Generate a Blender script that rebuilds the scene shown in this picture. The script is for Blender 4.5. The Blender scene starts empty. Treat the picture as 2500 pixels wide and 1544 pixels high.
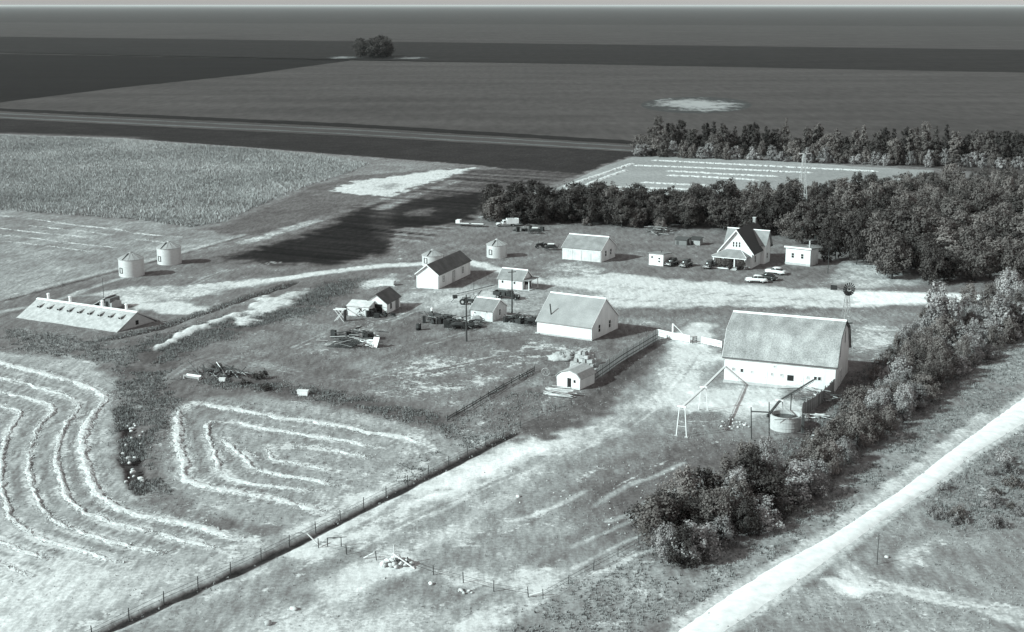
import bpy, math, random
import numpy as np
from mathutils import Vector, Matrix

random.seed(7)
RNG = np.random.default_rng(11)
SC = bpy.context.scene
COL = SC.collection

# ---------------------------------------------------------------- camera
CAM_H = 66.0                      # metres above the ground
FPX, CX, CY, HZ = 3300.0, 1250.0, 772.0, 13.0      # focal length and horizon of the 2500 x 1544 print
TH = math.atan((CY - HZ) / FPX)
CT, ST = math.cos(TH), math.sin(TH)
cam = bpy.data.cameras.new('camera')
cam.sensor_fit = 'HORIZONTAL'
cam.sensor_width = 36.0
cam.lens = FPX / 2500.0 * 36.0
cam.clip_start = 1.0
cam.clip_end = 200000.0
camo = bpy.data.objects.new('camera', cam)
COL.objects.link(camo)
camo.location = (0, 0, CAM_H)
camo.rotation_euler = (math.pi / 2 - TH, 0, 0)
SC.camera = camo

# ---------------------------------------------------------------- sky, sun, exposure
SUN_ELEV, SUN_AZ = math.radians(30), math.radians(23)   # light travels towards (cos az, sin az)
world = bpy.data.worlds.new('World')
SC.world = world
world.use_nodes = True
wn = world.node_tree.nodes
wl = world.node_tree.links
bg = wn['Background']
sky = wn.new('ShaderNodeTexSky')
sky.sky_type = 'NISHITA'
sky.sun_disc = False
sky.sun_elevation = SUN_ELEV
sky.sun_rotation = math.radians(270) - SUN_AZ
sky.air_density = 0.9
sky.dust_density = 0.8
hsv = wn.new('ShaderNodeHueSaturation')
hsv.inputs['Saturation'].default_value = 0.0            # black and white film
tint = wn.new('ShaderNodeMix')
tint.data_type = 'RGBA'
tint.blend_type = 'MULTIPLY'
tint.inputs[0].default_value = 1.0
tint.inputs[7].default_value = (1.0, 0.995, 0.98, 1)
wl.new(sky.outputs[0], hsv.inputs['Color'])
wl.new(hsv.outputs[0], tint.inputs[6])
wl.new(tint.outputs[2], bg.inputs['Color'])
bg.inputs['Strength'].default_value = 0.115
sun = bpy.data.lights.new('sun', 'SUN')
sun.energy = 4.9
sun.angle = math.radians(0.5)
sun.color = (0.81, 1.0, 0.985)
suno = bpy.data.objects.new('sun', sun)
COL.objects.link(suno)
ldir = Vector((math.cos(SUN_AZ) * math.cos(SUN_ELEV), math.sin(SUN_AZ) * math.cos(SUN_ELEV), -math.sin(SUN_ELEV)))
suno.rotation_euler = ldir.to_track_quat('-Z', 'Y').to_euler()
suno.location = (-200, -100, 300)
SC.view_settings.view_transform = 'Standard'
SC.view_settings.look = 'None'
SC.view_settings.gamma = 1.0
SC.view_settings.exposure = 0.22
SC.render.engine = 'CYCLES'
SC.cycles.max_bounces = 5
SC.cycles.diffuse_bounces = 2
SC.cycles.transparent_max_bounces = 4


# ---------------------------------------------------------------- survey helpers
def G(u, v):
    """ground point (x, y) in metres surveyed from the print"""
    Z = FPX * CAM_H / (CT * (v - HZ))
    return ((u - CX) * Z / FPX, (Z - CAM_H * ST) / CT)


def GP(pts):
    return np.array([G(u, v) for u, v in pts])


def lin(s):
    s = s / 255.0
    return s / 12.92 if s <= 0.04045 else ((s + 0.055) / 1.055) ** 2.4


# ---------------------------------------------------------------- noise
def _hash(ix, iy, seed):
    h = (ix.astype(np.int64) * 374761393 + iy.astype(np.int64) * 668265263 + seed * 1442695041) & 0xFFFFFFFF
    h = ((h ^ (h >> 13)) * 1274126177) & 0xFFFFFFFF
    h = h ^ (h >> 16)
    return (h & 0xFFFF) / 65535.0


def vnoise(x, y, seed=0):
    ix, iy = np.floor(x), np.floor(y)
    fx, fy = x - ix, y - iy
    fx = fx * fx * (3 - 2 * fx)
    fy = fy * fy * (3 - 2 * fy)
    a = _hash(ix, iy, seed)
    b = _hash(ix + 1, iy, seed)
    c = _hash(ix, iy + 1, seed)
    d = _hash(ix + 1, iy + 1, seed)
    return (a * (1 - fx) + b * fx) * (1 - fy) + (c * (1 - fx) + d * fx) * fy


def fbm(x, y, seed=0, octv=4):
    s, a, t = 0.0, 1.0, 0.0
    for i in range(octv):
        s = s + a * vnoise(x, y, seed + i * 17)
        t += a
        a *= 0.55
        x, y = x * 2.03 + 3.1, y * 2.03 + 7.7
    return s / t


def sstep(a, b, x):
    t = np.clip((x - a) / (b - a), 0, 1)
    return t * t * (3 - 2 * t)


# ---------------------------------------------------------------- materials
MATS = {}


def nnode(nt, t, **kw):
    n = nt.nodes.new(t)
    for k, v in kw.items():
        setattr(n, k, v)
    return n


def mat(name, a, rough=0.85, var=0.15, scale=2.0, metal=0.0, bump=0.0, stretch=None, rand=0.0, tint=(1, 1, 1), spec=0.3, blotch=0.0, bscale=0.35, bstretch=(1, 1, 1)):
    """grey procedural material: albedo a, noise variation var, optional per object variation"""
    if name in MATS:
        return MATS[name]
    m = bpy.data.materials.new(name)
    m.use_nodes = True
    nt = m.node_tree
    b = nt.nodes['Principled BSDF']
    b.inputs['Roughness'].default_value = rough
    b.inputs['Metallic'].default_value = metal
    b.inputs['Specular IOR Level'].default_value = spec
    tc = nnode(nt, 'ShaderNodeTexCoord')
    src = tc.outputs['Object']
    if stretch:
        mp = nnode(nt, 'ShaderNodeMapping')
        mp.inputs['Scale'].default_value = stretch
        nt.links.new(src, mp.inputs['Vector'])
        src = mp.outputs[0]
    n1 = nnode(nt, 'ShaderNodeTexNoise')
    n1.inputs['Scale'].default_value = scale
    n1.inputs['Detail'].default_value = 6
    n1.inputs['Roughness'].default_value = 0.65
    nt.links.new(src, n1.inputs['Vector'])
    mr = nnode(nt, 'ShaderNodeMapRange')
    mr.inputs['From Min'].default_value = 0.25
    mr.inputs['From Max'].default_value = 0.75
    mr.inputs['To Min'].default_value = a * (1 - var)
    mr.inputs['To Max'].default_value = a * (1 + var)
    nt.links.new(n1.outputs['Fac'], mr.inputs['Value'])
    val = mr.outputs[0]
    if blotch:
        mb_ = nnode(nt, 'ShaderNodeMapping')
        mb_.inputs['Scale'].default_value = bstretch
        nt.links.new(tc.outputs['Object'], mb_.inputs['Vector'])
        n2 = nnode(nt, 'ShaderNodeTexNoise')
        n2.inputs['Scale'].default_value = bscale
        n2.inputs['Detail'].default_value = 5
        nt.links.new(mb_.outputs[0], n2.inputs['Vector'])
        m2 = nnode(nt, 'ShaderNodeMapRange')
        m2.inputs['From Min'].default_value = 0.3
        m2.inputs['From Max'].default_value = 0.7
        m2.inputs['To Min'].default_value = 1 - blotch
        m2.inputs['To Max'].default_value = 1 + blotch * .6
        nt.links.new(n2.outputs['Fac'], m2.inputs['Value'])
        mu = nnode(nt, 'ShaderNodeMath', operation='MULTIPLY')
        nt.links.new(val, mu.inputs[0])
        nt.links.new(m2.outputs[0], mu.inputs[1])
        val = mu.outputs[0]
    if rand:
        oi = nnode(nt, 'ShaderNodeObjectInfo')
        r = nnode(nt, 'ShaderNodeMapRange')
        r.inputs['To Min'].default_value = 1 - rand
        r.inputs['To Max'].default_value = 1 + rand
        nt.links.new(oi.outputs['Random'], r.inputs['Value'])
        mu = nnode(nt, 'ShaderNodeMath', operation='MULTIPLY')
        nt.links.new(val, mu.inputs[0])
        nt.links.new(r.outputs[0], mu.inputs[1])
        val = mu.outputs[0]
    cc = nnode(nt, 'ShaderNodeCombineColor')
    for i in range(3):
        if tint[i] == 1:
            nt.links.new(val, cc.inputs[i])
        else:
            mu = nnode(nt, 'ShaderNodeMath', operation='MULTIPLY')
            mu.inputs[1].default_value = tint[i]
            nt.links.new(val, mu.inputs[0])
            nt.links.new(mu.outputs[0], cc.inputs[i])
    nt.links.new(cc.outputs[0], b.inputs['Base Color'])
    if bump:
        bp = nnode(nt, 'ShaderNodeBump')
        bp.inputs['Strength'].default_value = 0.8
        bp.inputs['Distance'].default_value = bump
        nt.links.new(n1.outputs['Fac'], bp.inputs['Height'])
        nt.links.new(bp.outputs[0], b.inputs['Normal'])
    MATS[name] = m
    return m


def leafmat(name, a, rand=0.3):
    if name in MATS:
        return MATS[name]
    m = mat(name, a, 0.75, 0.30, 2.0, rand=rand, spec=0.15, blotch=.35, bscale=.55, tint=(1.12, 1, .96) if a < .2 else (1.05, 1, 1))
    nt = m.node_tree
    b = nt.nodes['Principled BSDF']
    out = nt.nodes['Material Output']
    tr = nnode(nt, 'ShaderNodeBsdfTranslucent')
    mx = nnode(nt, 'ShaderNodeMixShader')
    mx.inputs[0].default_value = 0.22
    col = b.inputs['Base Color'].links[0].from_socket
    nt.links.new(col, tr.inputs['Color'])
    nt.links.new(b.outputs[0], mx.inputs[1])
    nt.links.new(tr.outputs[0], mx.inputs[2])
    nt.links.new(mx.outputs[0], out.inputs['Surface'])
    return m


WHITE = mat('white_paint', 0.76, 0.6, 0.08, 2.5, stretch=(1, 1, .12), blotch=.16, bscale=.6, bstretch=(1, 1, .35))
WHITE2 = mat('weathered_white_paint', 0.64, 0.7, 0.16, 3, stretch=(1, 1, .12), blotch=.22, bscale=.7)
TRIM = mat('trim_paint', 0.82, 0.5, 0.03, 3)
SHGL = mat('grey_shingle', 0.26, 0.9, 0.3, 6.0, bump=0.03, blotch=.25, bscale=.5)
SHGL2 = mat('dark_shingle', 0.13, 0.9, 0.3, 6.0, bump=0.03, blotch=.3, bscale=.5)
BROOF = mat('barn_shingle', 0.34, 0.9, 0.5, 4.5, bump=0.06, blotch=.36, bscale=.45, bstretch=(1, .6, .6))
SODR = mat('straw_roof', 0.43, 0.95, 0.36, 1.1, bump=0.08)
GALV = mat('galvanised_steel', 0.58, 0.5, 0.12, 1.0, metal=0.35, stretch=(1, 1, 4))
GALVR = mat('galvanised_roof', 0.42, 0.5, 0.12, 1.0, metal=0.25)
GLASS = mat('window_glass', 0.03, 0.15, 0.3, 4, spec=0.5)
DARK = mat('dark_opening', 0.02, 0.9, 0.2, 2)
WOODG = mat('weathered_wood', 0.28, 0.9, 0.3, 2.5, rand=0.35)
WOODD = mat('dark_wood', 0.07, 0.9, 0.3, 2.5, rand=0.3)
WOODL = mat('pale_wood', 0.58, 0.85, 0.2, 2.5, rand=0.25)
WOODW = mat('whitewashed_wood', 0.74, 0.8, 0.1, 2.0)
POLE = mat('pole_wood', 0.06, 0.9, 0.2, 2)
IRON = mat('rusty_iron', 0.045, 0.7, 0.4, 5, metal=0.2, rand=0.3)
IRONL = mat('worn_metal', 0.45, 0.5, 0.3, 3, metal=0.3, rand=0.3)
TYRE = mat('rubber_tyre', 0.02, 0.9, 0.2, 6)
CHROME = mat('chrome', 0.75, 0.25, 0.03, 3, metal=0.8)
CARW = mat('white_car_paint', 0.74, 0.25, 0.02, 1, spec=0.5)
CARD = mat('dark_car_paint', 0.035, 0.2, 0.05, 1, spec=0.5)
CARD2 = mat('charcoal_car_paint', 0.06, 0.22, 0.05, 1, spec=0.5)
STONE = mat('field_stone', 0.55, 0.9, 0.25, 3, rand=0.3)
CONC = mat('concrete', 0.46, 0.9, 0.18, 1.4)
BRICK = mat('chimney_brick', 0.3, 0.9, 0.25, 5)
STRAW = mat('straw', 0.52, 0.95, 0.25, 2.2, bump=0.10)
STRAWD = mat('old_straw', 0.42, 0.95, 0.4, 2.5, bump=0.12)
CARDB = mat('baled_straw', 0.42, 0.95, 0.25, 4.0, bump=0.05, rand=0.25)
BARK = mat('bark', 0.05, 0.95, 0.3, 3)
LF_DARK = leafmat('dark_foliage', 0.064)
LF_MID = leafmat('mid_foliage', 0.13)
LF_OLIVE = leafmat('olive_foliage', 0.185)
LF_PALE = leafmat('pale_foliage', 0.31)
LF_GREY = leafmat('silver_foliage', 0.42, 0.15)


# ---------------------------------------------------------------- mesh builder
class MB:
    def __init__(self):
        self.v = []
        self.f = []

    def add(self, vs, fs):
        n = len(self.v)
        self.v += [tuple(p) for p in vs]
        self.f += [tuple(i + n for i in q) for q in fs]
        return self

    def box(self, x0, x1, y0, y1, z0, z1):
        return self.add([(x0, y0, z0), (x1, y0, z0), (x1, y1, z0), (x0, y1, z0), (x0, y0, z1), (x1, y0, z1), (x1, y1, z1), (x0, y1, z1)],
                        [(0, 3, 2, 1), (4, 5, 6, 7), (0, 1, 5, 4), (1, 2, 6, 5), (2, 3, 7, 6), (3, 0, 4, 7)])

    def beam(self, p0, p1, w, h=None, up=(0, 0, 1)):
        """square timber from p0 to p1"""
        h = h or w
        p0, p1 = Vector(p0), Vector(p1)
        d = (p1 - p0).normalized()
        u = Vector(up)
        if abs(d.dot(u)) > 0.98:
            u = Vector((1, 0, 0))
        s = d.cross(u).normalized()
        t = s.cross(d)
        vs = [p + s * a * w / 2 + t * b * h / 2 for p in (p0, p1) for a, b in ((-1, -1), (1, -1), (1, 1), (-1, 1))]
        return self.add(vs, [(3, 2, 1, 0), (4, 5, 6, 7), (0, 1, 5, 4), (1, 2, 6, 5), (2, 3, 7, 6), (3, 0, 4, 7)])

    def tube(self, p0, p1, r0, r1=None, n=7):
        r1 = r0 if r1 is None else r1
        p0, p1 = Vector(p0), Vector(p1)
        d = (p1 - p0).normalized()
        u = Vector((0, 0, 1)) if abs(d.z) < 0.95 else Vector((1, 0, 0))
        s = d.cross(u).normalized()
        t = s.cross(d)
        vs = []
        for p, r in ((p0, r0), (p1, r1)):
            for i in range(n):
                a = 2 * math.pi * i / n
                vs.append(p + (s * math.cos(a) + t * math.sin(a)) * r)
        fs = [(i, (i + 1) % n, n + (i + 1) % n, n + i) for i in range(n)]
        fs += [tuple(range(n))[::-1], tuple(range(n, 2 * n))]
        return self.add(vs, fs)

    def prism(self, prof, x0, x1):
        """profile of (y, z) points extruded along x"""
        n = len(prof)
        vs = [(x0, y, z) for y, z in prof] + [(x1, y, z) for y, z in prof]
        fs = [(i, (i + 1) % n, n + (i + 1) % n, n + i) for i in range(n)]
        fs += [tuple(range(n))[::-1], tuple(range(n, 2 * n))]
        return self.add(vs, fs)

    def lathe(self, prof, n=20, c=(0, 0)):
        vs, fs = [], []
        m = len(prof)
        for i in range(n):
            a = 2 * math.pi * i / n
            for r, z in prof:
                vs.append((c[0] + r * math.cos(a), c[1] + r * math.sin(a), z))
        for i in range(n):
            j = (i + 1) % n
            for k in range(m - 1):
                fs.append((i * m + k, j * m + k, j * m + k + 1, i * m + k + 1))
        return self.add(vs, fs)

    def loft(self, secs, closed=True):
        """list of rings with the same number of points"""
        n = len(secs[0])
        vs = [p for s in secs for p in s]
        fs = []
        for k in range(len(secs) - 1):
            for i in range(n if closed else n - 1):
                j = (i + 1) % n
                fs.append((k * n + i, k * n + j, (k + 1) * n + j, (k + 1) * n + i))
        if closed:
            fs += [tuple(range(n))[::-1], tuple(range((len(secs) - 1) * n, len(secs) * n))]
        return self.add(vs, fs)

    def mesh(self, name, m, smooth=False):
        me = bpy.data.meshes.new(name)
        me.from_pydata(self.v, [], self.f)
        me.materials.append(m)
        if smooth:
            me.polygons.foreach_set('use_smooth', [True] * len(me.polygons))
        me.update()
        return me

    def build(self, name, m, parent=None, smooth=False, loc=None, rz=0.0):
        o = bpy.data.objects.new(name, self.mesh(name, m, smooth))
        COL.objects.link(o)
        if parent is not None:
            o.parent = parent
        if loc is not None:
            o.location = loc
        if rz:
            o.rotation_euler = (0, 0, rz)
        return o


def tag(o, label, cat, group=None):
    o['label'] = label
    o['category'] = cat
    if group:
        o['group'] = group
    return o


def thing(name, label, cat, loc, rz=0.0, group=None):
    o = bpy.data.objects.new(name, None)
    o.empty_display_size = 0.5
    COL.objects.link(o)
    if len(loc) == 2:
        loc = (loc[0], loc[1], 0)
    o.location = loc
    o.rotation_euler = (0, 0, rz)
    return tag(o, label, cat, group)


def copy_tree(o, parent=None):
    c = o.copy()
    COL.objects.link(c)
    c.parent = parent
    for ch in list(o.children):
        copy_tree(ch, c)
    return c


def structure(o):
    o['kind'] = 'structure'
    return o


def stuff(o, label, cat):
    o['kind'] = 'stuff'
    return tag(o, label, cat)


# ---------------------------------------------------------------- ground painting
NC, NR = 740, 600
D0, D1 = 100.0, 1000.0
tt = np.linspace(-1, 1, NC)
dd = D0 * (D1 / D0) ** np.linspace(0, 1, NR)
TT, DD = np.meshgrid(tt, dd)
XX = (TT * (45 + 0.50 * DD)).ravel()
YY = DD.ravel()
NV = XX.size
E1 = math.radians(-27.0)
E2 = math.radians(63.0)
U1 = XX * math.cos(E1) + YY * math.sin(E1)      # along the long sides of the yard
U2 = XX * math.cos(E2) + YY * math.sin(E2)
n_big = fbm(XX / 22, YY / 22, 1)
n_mid = fbm(XX / 5, YY / 5, 2)
n_fine = fbm(XX / 1.3, YY / 1.3, 3)
n_edge = fbm(XX / 3.2, YY / 3.2, 4) - 0.5
n_str = fbm(U1 / 1.4, U2 / 14, 5)                # streaks along the yard
n_str2 = fbm(U1 / 16, U2 / 1.2, 6)
tone = np.full(NV, lin(112.0))
pale = np.full(NV, 0.08) + 0.30 * (n_mid - 0.5) + 0.25 * (n_big - 0.5)
weed = np.full(NV, 0.15)
hgt = (n_mid - 0.5) * 0.16 + (n_fine - 0.5) * 0.06


def poly_sdf(P):
    """signed distance (positive inside), on vertices near the polygon"""
    lo, hi = P.min(0) - 25, P.max(0) + 25
    idx = np.nonzero((XX > lo[0]) & (XX < hi[0]) & (YY > lo[1]) & (YY < hi[1]))[0]
    x, y = XX[idx], YY[idx]
    d = np.full(idx.size, 1e9)
    ins = np.zeros(idx.size, bool)
    n = len(P)
    for i in range(n):
        a, b = P[i], P[(i + 1) % n]
        ex, ey = b - a
        L2 = ex * ex + ey * ey + 1e-9
        t = np.clip(((x - a[0]) * ex + (y - a[1]) * ey) / L2, 0, 1)
        d = np.minimum(d, np.hypot(x - a[0] - t * ex, y - a[1] - t * ey))
        c = (a[1] > y) != (b[1] > y)
        xi = a[0] + (y - a[1]) * ex / (ey if abs(ey) > 1e-9 else 1e-9)
        ins ^= c & (x < xi)
    return idx, np.where(ins, d, -d)


def line_dist(P):
    lo, hi = P.min(0) - 25, P.max(0) + 25
    idx = np.nonzero((XX > lo[0]) & (XX < hi[0]) & (YY > lo[1]) & (YY < hi[1]))[0]
    x, y = XX[idx], YY[idx]
    d = np.full(idx.size, 1e9)
    for i in range(len(P) - 1):
        a, b = P[i], P[i + 1]
        ex, ey = b - a
        t = np.clip(((x - a[0]) * ex + (y - a[1]) * ey) / (ex * ex + ey * ey + 1e-9), 0, 1)
        d = np.minimum(d, np.hypot(x - a[0] - t * ex, y - a[1] - t * ey))
    return idx, d


def put(idx, m, t=None, p=None, w=None, h=None):
    if t is not None:
        tone[idx] = tone[idx] * (1 - m) + lin(t) * m
    if p is not None:
        pale[idx] = pale[idx] * (1 - m) + p * m
    if w is not None:
        weed[idx] = weed[idx] * (1 - m) + w * m
    if h is not None:
        hgt[idx] += h * m


def field(pts, t=None, p=None, w=None, h=None, soft=1.5, wob=3.0, k=1.0):
    idx, d = poly_sdf(GP(pts))
    m = sstep(-soft, soft, d + n_edge[idx] * wob * 2) * k
    put(idx, m, t, p, w, h)


def trail(pts, width, t=None, p=None, w=None, h=None, soft=0.6, wob=1.0, k=1.0):
    idx, d = line_dist(GP(pts))
    m = (1 - sstep(width / 2 - soft, width / 2 + soft, d + n_edge[idx] * wob * 2)) * k
    put(idx, m, t, p, w, h)


RL = [(1200, 1838), (1540, 1620), (1650, 1544), (1715, 1496), (1787, 1446), (1885, 1384), (2020, 1312), (2187, 1204), (2321, 1100), (2425, 1024), (2560, 925), (2800, 760)]
RR = [(1330, 1838), (1650, 1620), (1762, 1544), (1885, 1464), (1984, 1392), (2065, 1334), (2164, 1262), (2281, 1186), (2375, 1109), (2500, 1033), (2680, 912), (2900, 770)]
# far and middle fields
field([(-500, 255), (0, 285), (850, 328), (1570, 366), (1600, 380), (1170, 404), (850, 380), (600, 360), (300, 338), (0, 328), (-500, 308)], 42, -.1, 0.05, soft=1)
field([(-600, 330), (0, 328), (300, 338), (600, 360), (850, 380), (1170, 404), (1000, 420), (870, 427), (760, 457), (620, 514), (560, 547), (470, 562), (350, 542), (0, 517), (-600, 490)], 122, 0.10, 0.35, soft=1.5)
field([(-600, 330), (0, 328), (300, 338), (420, 420), (250, 500), (0, 517), (-600, 490)], 146, 0.10, 0.35, soft=15)
field([(560, 548), (760, 457), (870, 428), (1000, 420), (1170, 405), (1100, 440), (900, 495), (720, 548), (600, 582), (480, 565)], 98, 0.05, 0.25)
field([(800, 372), (1000, 390), (1170, 404), (1260, 417), (1400, 432), (1480, 400), (1580, 372), (1200, 350)], 44, 0.0, 0.05, soft=1)
field([(880, 510), (1000, 470), (1150, 415), (1260, 412), (1420, 425), (1330, 455), (1180, 480), (1020, 505)], 80, 0.05, 0.1)
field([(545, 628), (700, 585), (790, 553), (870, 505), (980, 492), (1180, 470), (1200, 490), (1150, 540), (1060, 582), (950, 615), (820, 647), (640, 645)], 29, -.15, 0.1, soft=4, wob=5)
field([(900, 525), (960, 510), (960, 560), (1010, 600), (930, 590)], 64, 0.05, 0.1, soft=3, k=0.7)
field([(990, 520), (1060, 505), (1050, 525), (1000, 530)], 84, 0.1, soft=2, k=0.8)
field([(818, 466), (860, 442), (950, 433), (1060, 416), (1160, 409), (1100, 430), (1000, 461), (950, 479), (880, 476)], 200, 0.70, 0.05, soft=1.5, wob=5)
field([(905, 455), (960, 447), (1000, 450), (950, 462)], 150, 0.35, soft=1, k=0.8)
trail([(930, 510), (1000, 482), (1120, 440)], 5, 112, 0.2, soft=2)
trail([(600, 592), (680, 568), (770, 540)], 5, 150, 0.45, wob=2)
# left hay field beyond the bins
field([(-600, 510), (0, 516), (350, 541), (480, 560), (610, 578), (450, 622), (250, 675), (0, 738), (-600, 900)], 138, 0.2, 0.1)
trail([(-300, 810), (0, 738), (250, 672), (450, 620), (590, 580)], 1.2, 84, 0.05, 0.4)
trail([(-300, 795), (0, 728), (250, 664), (450, 614), (600, 572)], 1.6, 160, 0.4)
trail([(-300, 850), (0, 762), (120, 740), (260, 690), (330, 672)], 2.0, 165, 0.4)
# farm yard
field([(960, 560), (1180, 540), (1500, 556), (1760, 570), (2020, 612), (2100, 660), (2260, 700), (1900, 700), (1600, 685), (1330, 690), (1150, 640), (960, 620)], 112, 0.10, 0.2)
field([(1330, 650), (1420, 640), (1480, 655), (1440, 690), (1340, 690)], 140, 0.38, 0.4, soft=1)
field([(1310, 692), (1500, 668), (1700, 688), (1830, 695), (1900, 702), (2080, 710), (2290, 716), (2420, 722), (2420, 742), (2270, 740), (2100, 752), (1900, 748), (1750, 748), (1600, 752), (1500, 752), (1440, 720)], 196, 0.62, 0.0, soft=2, wob=3)
field([(2080, 712), (2290, 717), (2440, 722), (2440, 740), (2270, 739), (2080, 747)], 232, 1.0, 0.0, soft=1, wob=1)
trail([(1360, 700), (1250, 668), (1200, 655), (1150, 640), (1080, 640), (1020, 645), (930, 650), (800, 665), (700, 680), (620, 690)], 4.2, 205, 0.72, 0.0, soft=1.2)
trail([(620, 690), (520, 702), (420, 718), (320, 735)], 7, 190, 0.62, 0.0, soft=2.5, wob=2)
field([(190, 722), (350, 700), (470, 700), (600, 690), (500, 722), (420, 738), (300, 730)], 170, 0.52, 0.1, soft=2)
field([(310, 742), (420, 735), (530, 757), (430, 768), (330, 757)], 205, 0.72, 0.05, soft=1.5)
field([(940, 735), (1010, 712), (1130, 700), (1330, 690), (1470, 715), (1310, 770), (1260, 805), (1180, 800), (1080, 775)], 150, 0.32, 0.05, soft=3)
field([(1020, 745), (1130, 705), (1250, 715), (1200, 745), (1100, 770)], 168, 0.4, 0.0, soft=3)
field([(860, 690), (960, 670), (970, 690), (900, 705)], 165, 0.6, 0.1, soft=2)
field([(2060, 640), (2200, 652), (2260, 690), (2100, 702), (2040, 690)], 165, 0.42, 0.2, soft=3)
field([(1760, 760), (2100, 770), (2280, 760), (2180, 830), (2060, 860), (1650, 800), (1500, 790)], 132, 0.22, 0.2, soft=4)
field([(2085, 800), (2190, 785), (2190, 850), (2090, 860)], 150, 0.48, 0.2, soft=3)
# rough grass below the workshop
field([(960, 880), (1300, 835), (1450, 850), (1380, 890), (1280, 905), (1180, 960), (1050, 985), (900, 960)], 120, 0.44, 0.3, soft=5)
field([(760, 800), (960, 800), (1000, 850), (900, 900), (760, 870)], 118, 0.28, 0.2, soft=4)
# bank and drain behind the sod barn
field([(280, 885), (330, 835), (480, 790), (700, 742), (800, 690), (900, 680), (760, 770), (620, 805), (480, 855), (400, 905), (300, 930)], 88, 0.05, 0.9, soft=3)
trail([(240, 832), (390, 800), (580, 735), (720, 690)], 2.6, 66, 0.0, 0.5, h=-0.5)
trail([(392, 848), (470, 808), (575, 768)], 2.2, 190, 0.62, 0.0, h=0.4, wob=2)
field([(580, 772), (640, 730), (735, 708), (705, 740), (650, 768), (590, 790)], 185, 0.62, 0.05, soft=1.5, wob=5, h=0.3)
field([(0, 800), (260, 830), (400, 905), (290, 900), (180, 880), (0, 852)], 120, 0.2, 0.6, soft=3)
trail([(130, 860), (240, 895)], 1.0, 165, 0.5)
# lower left swath fields
field([(-400, 840), (0, 856), (200, 882), (288, 925), (300, 970), (283, 1050), (300, 1150), (345, 1230), (500, 1290), (690, 1318), (600, 1385), (300, 1544), (100, 1700), (-400, 1700)], 160, 0.24, 0.1, soft=1.5)
field([(-400, 1250), (0, 1280), (300, 1420), (480, 1440), (300, 1544), (100, 1700), (-400, 1700)], 200, 0.38, 0.05, soft=14)
field([(425, 985), (620, 958), (860, 1000), (1090, 1062), (1150, 1092), (950, 1205), (760, 1300), (500, 1255), (395, 1160), (400, 1050)], 150, 0.26, 0.15)
field([(288, 930), (400, 900), (432, 985), (375, 1100), (395, 1205), (330, 1185), (292, 1080)], 112, 0.2, 0.8, soft=2)
trail([(300, 1000), (318, 1070), (330, 1150), (345, 1200)], 2.5, 66, 0.05, 1.0, h=-0.5)
field([(400, 925), (640, 925), (1080, 1008), (1130, 1080), (1090, 1060), (860, 998), (620, 955)], 92, 0.06, 0.8, soft=2)
# fence ditch and verge
trail([(360, 1544), (560, 1440), (700, 1360), (860, 1275)], 1.6, 190, 0.62, soft=0.6)
trail([(180, 1540), (420, 1420), (640, 1330), (820, 1250), (1100, 1105)], 2.0, 165, 0.5, soft=1)
field([(1150, 1060), (1256, 1050), (1100, 1120), (950, 1205), (980, 1150), (1080, 1100)], 145, 0.4, 0.6, soft=2)
# pasture
field([(300, 1560), (760, 1320), (1256, 1062), (1500, 950), (1640, 860), (1780, 940), (1990, 1000), (1830, 1130), (1660, 1250), (1560, 1345), (1300, 1470), (1150, 1600)], 136, 0.14, 0.1, soft=2)
field([(1430, 1170), (1700, 1060), (1920, 1090), (1680, 1215), (1550, 1340), (1420, 1310)], 100, 0.0, 0.2, soft=5)
trail([(760, 1330), (900, 1262), (1050, 1195), (1200, 1130), (1330, 1085), (1450, 1050)], 7.0, 214, 0.86, 0.0, soft=3, wob=4)
trail([(1000, 1225), (1180, 1150), (1330, 1085), (1470, 1045)], 3.0, 230, 0.95, 0.0, soft=1.5, wob=1.5)
trail([(940, 1370), (1130, 1285), (1250, 1190), (1400, 1085), (1560, 985)], 3.5, 168, 0.38, 0.0, soft=2, wob=2)
field([(1640, 835), (1700, 840), (1760, 880), (1760, 930), (1900, 960), (1950, 990), (1890, 1010), (1700, 1020), (1600, 985), (1630, 900)], 205, 0.80, 0.0, soft=5, wob=5)
trail([(1640, 970), (1665, 900), (1690, 835), (1715, 795)], 4.5, 215, 0.78, 0.0, soft=2, wob=2)
field([(1705, 905), (1765, 895), (1770, 945), (1720, 945)], 120, 0.1, 0.1, soft=3, k=0.8)
field([(1256, 1052), (1430, 955), (1500, 905), (1600, 838), (1625, 855), (1540, 935), (1470, 1005), (1350, 1080), (1270, 1075)], 84, 0.04, 0.1, soft=2.5)
field([(1195, 1000), (1260, 965), (1305, 950), (1300, 1005), (1220, 1025)], 78, 0.03, 0.2, soft=2)
field([(1100, 1030), (1310, 910), (1330, 960), (1390, 990), (1256, 1060), (1150, 1065)], 108, 0.12, 0.5, soft=2, k=0.7)
trail([(1092, 1026), (1200, 962), (1300, 908)], 1.0, 66, 0.0, 0.5, soft=0.4)
trail([(835, 1440), (890, 1405), (960, 1375)], 5.0, 225, 0.85, 0.0, soft=2.5, wob=2)
field([(1115, 1390), (1220, 1402), (1355, 1380), (1345, 1430), (1295, 1462), (1215, 1435), (1130, 1422)], 195, 0.62, 0.1, soft=2, wob=3)
trail([(1140, 1560), (1190, 1515), (1260, 1470), (1330, 1450)], 3.5, 200, 0.6, 0.2, soft=2, wob=3)
field([(500, 1510), (900, 1470), (1100, 1500), (1100, 1600), (450, 1600)], 172, 0.40, 0.1, soft=5)
field([(1640, 1010), (1760, 1000), (1790, 1040), (1650, 1075)], 118, 0.2, 0.3, soft=3)
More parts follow.
